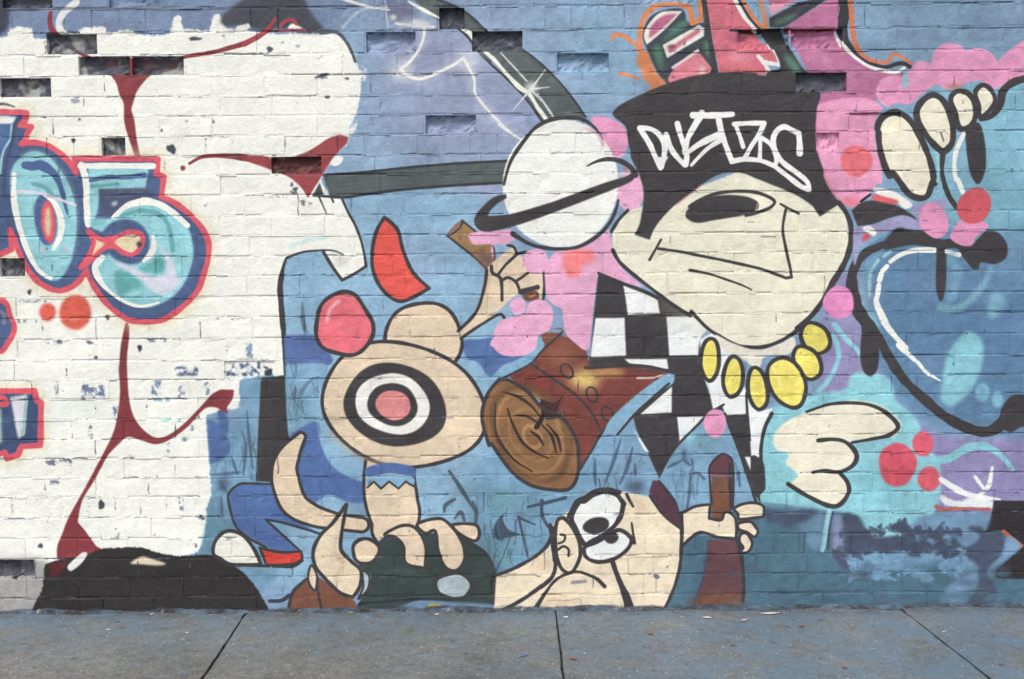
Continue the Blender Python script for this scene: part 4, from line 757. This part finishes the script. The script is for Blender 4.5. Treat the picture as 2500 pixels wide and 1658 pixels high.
def mbox(x0, x1, y0, y1, z0, z1):
    b = len(mV)
    mV.extend([(x0, y0, z0), (x1, y0, z0), (x1, y0, z1), (x0, y0, z1), (x0, y1, z0), (x1, y1, z0), (x1, y1, z1), (x0, y1, z1)])
    mF.extend([(b, b+1, b+2, b+3), (b+1, b+5, b+6, b+2), (b+4, b, b+3, b+7), (b+3, b+2, b+6, b+7), (b+4, b+5, b+1, b)])
for c in range(len(JZ) - 1):
    zt, zb = JZ[c], JZ[c + 1]
    header = (c - HEAD0) % 6 == 0
    per = PHH if header else PB
    phase = (c % 2) * per / 2 + random.uniform(-.012, .012)
    here = [(h, d, q) for h, d, q in holes if zb < h[1] < zt]
    if here: phase = here[0][0][0] - per / 2
    jt = JT + random.uniform(-.001, .0015)
    k0 = math.floor((-XW - phase) / per)
    x = phase + k0 * per
    edges = []
    while x < XW + per:
        edges.append(x + random.uniform(-.003, .003)); x += per
    wave = [random.uniform(-.0016, .0016) for _ in edges]
    # bed joint under this course, in short lengths so that it wavers
    for i in range(len(edges) - 1):
        xa, xb = edges[i], edges[i + 1]; xm = (xa + xb) / 2; hole = 0.0; mk = 0
        for h, d, q in here:
            if xa < h[0] < xb: hole = d; mk = q
        dep = hole if hole else max(-.0022, random.gauss(0, .0010))
        bricks.append((xm, (zt + zb) / 2 + wave[i] * .9, xb - xa - jt, zt - zb - jt - random.uniform(0, .0012), dep, mk)); joints.append(('p', xa, zt, zb)); joints.append(('b', xa + random.uniform(0, xb - xa), zt, zb)); joints.append(('b', xa + random.uniform(0, xb - xa), zt, zb))
        ry = .0008 + random.uniform(-.0006, .0012) + (.002 if random.random() < .12 else 0)
        mbox(xa - jt * .8, xa + jt * .8, ry, .1, zb + .0005, zt - .0005)
    x = -XW - .2
    while x < XW + .2:
        l = random.uniform(.06, .16); ry = .0013 + random.uniform(-.0026, .0024) + (.003 if random.random() < .10 else 0)
        mbox(x, x + l, ry, .1, zb - jt * .72 + random.uniform(-.0006, .0006), zb + jt * .72 + random.uniform(-.0006, .0006))
        x += l
obj('mortar', from_np('mortar', mV, mF), M_MORTAR, wall, kind='stuff')
def score(b):
    x, z_ = b[0], b[1]
    inside = abs(x) < 1.93 and 0.03 < z_ < 2.36
    return (0 if inside else 10) + (0 if b[2] > .15 else 2) - (30 if b[4] > .010 else 1 if b[4] > .005 else 0) + .1 * abs(x) + .1 * abs(z_ - 1.2)
order = sorted(range(len(bricks)), key=lambda i: score(bricks[i]))
single = set(order[:300])
rV, rF, rS = [], [], []
for i, (x, z_, w, h, dep, mk) in enumerate(bricks):
    k = (i * 7 + int(x * 91)) % 12; flip = -1 if (i * 5) % 3 == 0 else 1
    if i in single:
        me = VMESH[k]
        if dep > .010: me = hole_mesh(i, dep); me.materials.append(M_HOLE if mk == 1 else M_HOLE_RED if mk == 2 else M_BRICK)
        o = bpy.data.objects.new('brick', me); link(o, wall)
        o.location = (x, dep, z_); o.scale = (w, 1, h); o.rotation_euler = (random.uniform(-.010, .010), random.uniform(-.004, .005), random.uniform(-.008, .008))
    else:
        V, F = VARS[k]; b0 = len(rV)
        ta, tb = random.uniform(-.011, .011), random.uniform(-.008, .008)
        rV.extend([(x + p[0] * w, p[1] + dep + p[2] * h * ta + p[0] * w * tb, z_ + p[2] * h) for p in V])
        for n, f in enumerate(F): rF.append(tuple(q + b0 for q in f)); rS.append(False)
me = from_np('bricks', rV, rF); me.polygons.foreach_set('use_smooth', rS)
obj('bricks', me, M_BRICK, wall, kind='stuff')
# small scuffs and pock marks in the paint all over
for k in range(110):
    x_, y_ = rng.uniform(-300, 2800), rng.uniform(0, 1490)
    r_ = rng.uniform(1.0, 3.2)
    ell((74, 76, 88), 'S', x_, y_, r_ * rng.uniform(1, 2.2), r_, rng.uniform(0, 180), a=rng.uniform(.25, .75), wob=.2)
for k in range(25):
    x_, y_ = rng.uniform(-200, 2700), rng.uniform(40, 1480); l_ = rng.uniform(6, 26); v_ = rng.random() < .45
    line((82, 84, 96), 'S: %g,%g %g,%g %g,%g' % (x_, y_, x_ + (0 if v_ else l_ / 2), y_ + (l_ / 2 if v_ else rng.uniform(-2, 2)), x_ + (rng.uniform(-3, 3) if v_ else l_), y_ + (l_ if v_ else 0)), rng.uniform(1.2, 2.6), soft=1.5, a=rng.uniform(.3, .8))
# paint lost along the joints: dark mortar shows in short broken runs
def loss(x, z_):
    if x < -1.15 and z_ < 1.25: return .42
    if x < -.7: return .16
    if x > 1.15 and z_ > 1.9: return .5
    if z_ > 2.2: return .35
    if z_ < .35: return .16
    return .09
for kind, x, za, zb in joints:
    if abs(x) > 2.6 or rng.random() > loss(x, za): continue
    if kind == 'p':
        a_, b_ = sorted(rng.uniform(zb, za, 2)); a_ -= .008; n_ = 3
        pts_ = ['%.4f,%.4f' % (x + rng.uniform(-.002, .002), b_ + (a_ - b_) * q / n_) for q in range(n_ + 1)]
    else:
        l_ = rng.uniform(.008, .075); n_ = 4
        pts_ = ['%.4f,%.4f' % (x + l_ * q / n_, zb + rng.uniform(-.0022, .0022)) for q in range(n_ + 1)]
    line(((66, 74, 98), (74, 74, 84), (92, 104, 132))[int(rng.integers(3))], 'M: ' + ' '.join(pts_), [float(k) for k in rng.uniform(.6, 3.6, 5)], soft=1.6, a=rng.uniform(.35, .9))
n1 = vnoise(PH, PW, 60, 91); n2 = vnoise(PH, PW, 14, 92); n3 = vnoise(PH, PW, 2.4, 93)
n4 = vnoise(PH, PW, 26, 94)[:, (np.arange(PW) // 5)]                  # roller and weather streaks along the courses
pale_ = np.clip((ART.min(2) - .55) * 2.6, 0, 1)                       # pale coats cover evenly, thin dark and blue coats are patchy
ART *= (1 + (1 - .62 * pale_) * (0.10 * (n1 - .5) + 0.10 * (n2 - .5) + 0.09 * (n3 - .5) + .08 * (n4 - .5)))[..., None]
lum = (ART @ np.array((.30, .59, .11), np.float32))[..., None]      # chalky, weathered pigments, the blues most of all
blu = np.clip((ART[..., 2:3] - np.maximum(ART[..., 0:1], ART[..., 1:2] - .06)) * 4, 0, 1)
ART += (lum - ART) * (.10 + .16 * blu)
np.clip(ART, 0, 1, out=ART)
buf = np.ones((PH, PW, 4), np.float32); buf[..., :3] = ART[::-1]
img.pixels.foreach_set(buf.ravel()); img.update(); img.pack()
del buf
# rough core behind the bricks so nothing shows through
V = [(-XW - .2, .098, -.05), (XW + .2, .098, -.05), (XW + .2, .098, JZ[0]), (-XW - .2, .098, JZ[0])]
V += [(x, .33, z_) for x, _, z_ in V]
obj('wall_core', from_np('wall_core', V, [(0, 1, 2, 3), (1, 5, 6, 2), (4, 0, 3, 7), (3, 2, 6, 7), (5, 4, 7, 6)]), M_MORTAR, wall)

# ------------------------------------------------------------------ pavement
def concrete():
    m, nt, b = new_mat('paving_concrete', .85, .2)
    geo = N(nt, 'ShaderNodeNewGeometry'); pos = geo.outputs['Position']
    n1 = noise(nt, pos, 2.2, 4, .6); n2 = noise(nt, pos, 24, 4, .75); n4 = noise(nt, pos, 6, 5, .65)
    vor = N(nt, 'ShaderNodeTexVoronoi', Scale=190.0); nt.links.new(pos, vor.inputs['Vector'])
    grit = N(nt, 'ShaderNodeSeparateColor'); nt.links.new(vor.outputs['Color'], grit.inputs[0])
    c = mix(nt, ramp(nt, n1, .35, .68), (.128, .126, .118, 1), (.205, .202, .190, 1))
    c = mix(nt, 1.0, c, ramp(nt, n2, .3, .7, (.68, .69, .69, 1), (1.24, 1.23, 1.21, 1)), 'MULTIPLY')
    c = mix(nt, 1.0, c, ramp(nt, grit.outputs[0], .0, 1.0, (.76, .76, .76, 1), (1.24, 1.24, 1.24, 1)), 'MULTIPLY')
    sep = N(nt, 'ShaderNodeSeparateXYZ'); nt.links.new(pos, sep.inputs[0])
    near = N(nt, 'ShaderNodeMapRange'); near.inputs[1].default_value = -.9; near.inputs[2].default_value = -.02; nt.links.new(sep.outputs[1], near.inputs[0])
    side = N(nt, 'ShaderNodeMapRange'); side.inputs[1].default_value = -.9; side.inputs[2].default_value = .9; nt.links.new(sep.outputs[0], side.inputs[0])
    spray = math_(nt, 'MULTIPLY', math_(nt, 'MAXIMUM', math_(nt, 'POWER', near.outputs[0], 2.0), math_(nt, 'MULTIPLY', side.outputs[0], .9)), ramp(nt, n4, .28, .60))
    spray = math_(nt, 'MULTIPLY', spray, ramp(nt, grit.outputs[1], .0, .9, (.55, .55, .55, 1), (.92, .92, .92, 1)))
    c = mix(nt, spray, c, (.115, .190, .270, 1))
    blot = ramp(nt, noise(nt, pos, 15, 4, .72), .60, .66); c = mix(nt, math_(nt, 'MULTIPLY', blot, .5), c, (.14, .25, .39, 1))
    dark = ramp(nt, noise(nt, pos, 21, 4, .75), .62, .67); c = mix(nt, math_(nt, 'MULTIPLY', dark, .65), c, (.045, .045, .05, 1))
    gum = N(nt, 'ShaderNodeTexVoronoi', Scale=5.5); nt.links.new(pos, gum.inputs['Vector'])
    spot = math_(nt, 'MULTIPLY', ramp(nt, gum.outputs['Distance'], .055, .075, (1, 1, 1, 1), (0, 0, 0, 1)), .6); c = mix(nt, spot, c, (.06, .06, .062, 1))
    warm = ramp(nt, grit.outputs[2], .984, .990); c = mix(nt, math_(nt, 'MULTIPLY', warm, math_(nt, 'MULTIPLY', n4, 1.0)), c, (.36, .20, .12, 1))
    pale = ramp(nt, grit.outputs[1], .994, .997); c = mix(nt, math_(nt, 'MULTIPLY', pale, .7), c, (.52, .52, .48, 1))
    crk = N(nt, 'ShaderNodeTexVoronoi', feature='DISTANCE_TO_EDGE', Scale=1.15); wv = N(nt, 'ShaderNodeVectorMath', operation='ADD')
    wn_ = N(nt, 'ShaderNodeTexNoise', Scale=7.0, Detail=4.0); nt.links.new(pos, wn_.inputs['Vector']); sc_ = N(nt, 'ShaderNodeVectorMath', operation='SCALE'); sc_.inputs['Scale'].default_value = .22
    nt.links.new(wn_.outputs['Color'], sc_.inputs[0]); nt.links.new(pos, wv.inputs[0]); nt.links.new(sc_.outputs[0], wv.inputs[1]); nt.links.new(wv.outputs[0], crk.inputs['Vector'])
    crack = math_(nt, 'MULTIPLY', ramp(nt, crk.outputs['Distance'], .0015, .0045, (1, 1, 1, 1), (0, 0, 0, 1)), ramp(nt, n1, .50, .56)); c = mix(nt, math_(nt, 'MULTIPLY', crack, .12), c, (.03, .03, .032, 1))
    edge = N(nt, 'ShaderNodeMapRange'); edge.inputs[1].default_value = -.11; edge.inputs[2].default_value = -.005; nt.links.new(sep.outputs[1], edge.inputs[0])
    foot = math_(nt, 'MULTIPLY', edge.outputs[0], ramp(nt, noise(nt, pos, 13, 5, .7), .38, .62)); c = mix(nt, math_(nt, 'MULTIPLY', foot, .75), c, (.062, .062, .066, 1))
    nt.links.new(c, b.inputs['Base Color'])
    bp = N(nt, 'ShaderNodeBump', Strength=.7, Distance=.004)
    nt.links.new(math_(nt, 'SUBTRACT', math_(nt, 'ADD', n2, math_(nt, 'MULTIPLY', grit.outputs[0], .25)), math_(nt, 'MULTIPLY', crack, .1)), bp.inputs['Height']); nt.links.new(bp.outputs[0], b.inputs['Normal'])
    return m
M_SLAB = concrete()
m, nt, b = new_mat('joint_dirt', .95, .1)
geo = N(nt, 'ShaderNodeNewGeometry'); c = ramp(nt, noise(nt, geo.outputs['Position'], 60, 5, .7), .3, .7, (.018, .017, .016, 1), (.06, .055, .05, 1)); nt.links.new(c, b.inputs['Base Color'])
M_DIRT = m
ground = from_np('ground', [(-150, -150, -.07), (150, -150, -.07), (150, 150, -.07), (-150, 150, -.07)], [(0, 1, 2, 3)])
obj('ground', ground, M_DIRT, kind='structure')
V = [(-8, -3.0, -.012), (8, -3.0, -.012), (8, .05, -.012), (-8, .05, -.012), (-8, -3.0, -.069), (8, -3.0, -.069), (8, .05, -.069), (-8, .05, -.069)]
pave = obj('pavement', from_np('pavement', V, [(0, 1, 2, 3), (4, 5, 1, 0)]), M_DIRT, kind='structure')
JL = []
for (xa, ya), (xb, yb) in (((594, 1506.5), (493.6, 1658)), ((1357.8, 1503.6), (1376.5, 1658)), ((2231.7, 1512), (2412.5, 1653))):
    JL.append((on_ground(xa, ya), on_ground(xb, yb)))
def jx(k, y):
    if 0 <= k < 3:
        (x0, y0), (x1, y1) = JL[k]; return x0 + (x1 - x0) * (y - y0) / (y1 - y0) * (1.0 if y > -.7 else 1.0)
    if k < 0: return jx(0, 0.0) + 1.28 * k + 0.0 * y
    return jx(2, 0.0) + 1.3 * (k - 2)
def slab(poly, dz, seed):
    r = random.Random(seed); bm = bmesh.new()
    fine = []
    for i in range(4):
        (xa, ya_), (xb, yb_) = poly[i], poly[(i + 1) % 4]; n = 36
        cx_, cy_ = sum(q[0] for q in poly) / 4, sum(q[1] for q in poly) / 4
        for k in range(n):
            f = k / n; x, y = xa + (xb - xa) * f, ya_ + (yb_ - ya_) * f
            g = abs(r.gauss(0, .0012)) + (r.uniform(.002, .008) if r.random() < .08 else 0); dl = math.hypot(cx_ - x, cy_ - y)
            fine.append((x + (cx_ - x) / dl * g, y + (cy_ - y) / dl * g))
    poly = fine
    lo = [bm.verts.new((x, y, -.05)) for x, y in poly]; hi = [bm.verts.new((x, y, dz + r.uniform(-.0012, .0012))) for x, y in poly]
    bm.faces.new(hi); n = len(poly)
    for i in range(n): bm.faces.new((lo[i], lo[(i + 1) % n], hi[(i + 1) % n], hi[i]))
    es = [e for e in bm.edges if all(v in hi for v in e.verts)]
    bmesh.ops.bevel(bm, geom=es, offset=.004, segments=1, affect='EDGES')
    me = bpy.data.meshes.new('paving_slab'); bm.to_mesh(me); bm.free(); return me
G = .0028
for row, (ya, yb) in enumerate(((-.004, -1.25), (-1.258, -2.5))):
    for k in range(-4, 6):
        sh = 0 if row == 0 else .55
        gl, gr = (.0012 if k == 2 else G), (.0012 if k == 1 else G)
        poly = [(jx(k, yb) + gl + sh, yb), (jx(k + 1, yb) - gr + sh, yb), (jx(k + 1, ya) - gr + sh, ya), (jx(k, ya) + gl + sh, ya)]
        obj('paving_slab', slab(poly, random.uniform(-.0015, .0015), k * 7 + row), M_SLAB, pave)
# kerb at the far side of the pavement, behind the viewer
V = [(-8, -3.0, -.07), (8, -3.0, -.07), (8, -2.51, -.07), (-8, -2.51, -.07)]
V += [(x, y, .0) for x, y, _ in V]
obj('kerb', from_np('kerb', V, [(0, 1, 5, 4), (1, 2, 6, 5), (2, 3, 7, 6), (3, 0, 4, 7), (4, 5, 6, 7)]), M_SLAB, pave)

# uneven fillet of mortar and dirt where the wall meets the pavement
def fillet():
    V, F = [], []; n = 420; r = random.Random(3)
    for i in range(n + 1):
        x = -XW + 2 * XW * i / n
        a = .012 + .008 * math.sin(i * .31) * math.sin(i * .117) + r.uniform(-.003, .003)
        d = .018 + .010 * math.sin(i * .19 + 1) + r.uniform(-.004, .004)
        V += [(x, .004, max(a, .003)), (x, -d * .5, max(a * .45, .002)), (x, -max(d, .004), .0005), (x, .02, -.02)]
    for i in range(n):
        for k in range(2): F.append((4 * i + k, 4 * i + k + 1, 4 * i + 5 + k, 4 * i + 4 + k))
    return from_np('mortar_fillet', V, F)
m, nt, b = new_mat('fillet_mortar', .9, .15)
geo = N(nt, 'ShaderNodeNewGeometry'); pos = geo.outputs['Position']
c = mix(nt, ramp(nt, noise(nt, pos, 9, 5, .7), .40, .62), (.035, .035, .04, 1), (.10, .145, .20, 1))
c = mix(nt, ramp(nt, noise(nt, pos, 45, 4), .62, .70), c, (.30, .26, .20, 1)); nt.links.new(c, b.inputs['Base Color'])
obj('mortar_fillet', fillet(), m, wall)

# ------------------------------------------------------------------ flakes and scraps lying at the foot of the wall
def flake_mesh(seed, lx, ly, curl, th=.0012):
    r = random.Random(seed); n = 9
    ang = sorted(r.uniform(0, 2 * math.pi) for _ in range(n)); pts = [(lx * math.cos(a) * r.uniform(.75, 1.05), ly * math.sin(a) * r.uniform(.75, 1.05)) for a in ang]
    bm = bmesh.new()
    f = lambda x, y: .0012 + curl * ((x / lx) ** 2 + .4 * (y / ly) ** 2) + r.uniform(0, .0004)
    lo = [bm.verts.new((x, y, f(x, y))) for x, y in pts]; hi = [bm.verts.new((v.co.x, v.co.y, v.co.z + th)) for v in lo]
    ct = bm.verts.new((0, 0, f(0, 0) + th)); cb = bm.verts.new((0, 0, f(0, 0)))
    for i in range(n):
        j = (i + 1) % n
        bm.faces.new((hi[i], hi[j], ct)); bm.faces.new((lo[j], lo[i], cb)); bm.faces.new((lo[i], lo[j], hi[j], hi[i]))
    me = bpy.data.meshes.new('flake'); bm.to_mesh(me); bm.free(); return me
FL = {}
def flake_mat(rgb):
    if rgb not in FL:
        m, nt, b = new_mat('flake_paint', .7, .25)
        geo = N(nt, 'ShaderNodeNewGeometry'); lin = [(k / 255) ** 2.2 for k in rgb]
        c = ramp(nt, noise(nt, geo.outputs['Position'], 150, 4), .3, .7, tuple(k * .7 for k in lin) + (1,), tuple(min(k * 1.1, 1) for k in lin) + (1,)); nt.links.new(c, b.inputs['Base Color']); FL[rgb] = m
    return FL[rgb]
scraps = [
    ('paint_flake', (1381, 1509), .011, .006, 0, (225, 225, 218), 'small white paint flake beside the central joint of the pavement', 'paint flake'),
    ('paper_scrap', (1727, 1510), .022, .005, -14, (226, 226, 222), 'thin white paper sliver on the pavement below the brown club', 'paper scrap'),
    ('paint_flake', (1817, 1516), .020, .008, 30, (190, 165, 165), 'dull pinkish paint flake near the thin white paper sliver', 'paint flake'),
    ('paper_scrap', (1879, 1500), .040, .006, 3, (228, 216, 198), 'long curled cream paper scrap against the foot of the wall', 'paper scrap'),
    ('paint_flake', (1665, 1508), .008, .004, 0, (205, 190, 170), 'tiny beige paint flake left of the white paper sliver', 'paint flake'),
    ('dry_leaf', (1398, 1611), .018, .009, -20, (170, 104, 62), 'orange brown leaf scrap on the pavement right of the central joint', 'leaf'),
    ('paint_flake', (1280, 1603), .020, .005, 32, (96, 120, 165), 'blue paint sliver on the pavement left of the central joint', 'paint flake'),
    ('paint_flake', (2306, 1545), .014, .006, 30, (214, 196, 160), 'small cream paint flake beside the right hand pavement joint', 'paint flake'),
    ('paint_flake', (1066, 1502), .012, .008, 0, (206, 200, 150), 'pale yellow paint flake below the dark green helmet', 'paint flake'),
    ('paint_flake', (858, 1498), .016, .004, -5, (190, 176, 84), 'mustard yellow paint flake below the curved horn', 'paint flake'),
    ('paint_flake', (372, 1501), .010, .006, 50, (200, 212, 205), 'pale paint flake at the foot of the black painted mound', 'paint flake'),
    ('paint_flake', (264, 1540), .009, .006, 0, (198, 196, 176), 'tiny pale paint flake on the left slab in the blue stained patch', 'paint flake'),
    ('paint_flake', (456, 1547), .009, .006, 0, (190, 190, 180), 'tiny grey white paint flake nearest the left pavement joint', 'paint flake'),
    ('paint_flake', (549, 1510), .008, .005, 0, (214, 190, 140), 'tiny sand coloured paint flake where the left joint meets the wall', 'paint flake'),
    ('dry_leaf', (1957, 1532), .016, .006, 10, (128, 92, 80), 'dark reddish leaf scrap on the right slab below the teal paint', 'leaf'),
    ('dry_leaf', (2061, 1632), .013, .007, -10, (140, 100, 78), 'small brown leaf scrap low on the right slab', 'leaf'),
    ('dry_leaf', (1588, 1549), .013, .007, 0, (150, 96, 66), 'rust coloured leaf scrap on the pavement below the lying figure', 'leaf'),
]
for i, (nm, (px, py), lx, ly, ro, rgb, lab, cat) in enumerate(scraps):
    gx, gy = on_ground(px, py); gy = min(gy, -.012)
    o = obj(nm, flake_mesh(40 + i, lx, ly, .004 if 'paper' in nm or 'leaf' in nm else .002), flake_mat(rgb), None, label=lab, category=cat)
    o.location = (gx, gy, .0012); o.rotation_euler = (0, 0, R(ro))
# grit along the joint of wall and pavement
r = random.Random(11); V, F = [], []
for i in range(1500):
    x = r.uniform(-2.3, 2.3); y = -.006 - abs(r.gauss(0, .025)); s = r.uniform(.0012, .0036)
    if r.random() < .25: y = r.uniform(-.75, -.02); s *= .7
    b0 = len(V); a = r.uniform(0, 6.28)
    for k in range(4): V.append((x + s * math.cos(a + k * 1.57) * r.uniform(.6, 1.3), y + s * math.sin(a + k * 1.57) * r.uniform(.6, 1.3), .001))
    V.append((x, y, .001 + s * r.uniform(.5, 1.2)))
    F += [(b0 + k, b0 + (k + 1) % 4, b0 + 4) for k in range(4)]
m, nt, b = new_mat('grit', .9, .15)
geo = N(nt, 'ShaderNodeNewGeometry'); c = ramp(nt, noise(nt, geo.outputs['Position'], 90, 2), .35, .7, (.035, .032, .03, 1), (.42, .36, .28, 1)); nt.links.new(c, b.inputs['Base Color'])
obj('grit', from_np('grit', V, F), m, None, kind='stuff', label='loose grit and dirt along the foot of the wall', category='grit')
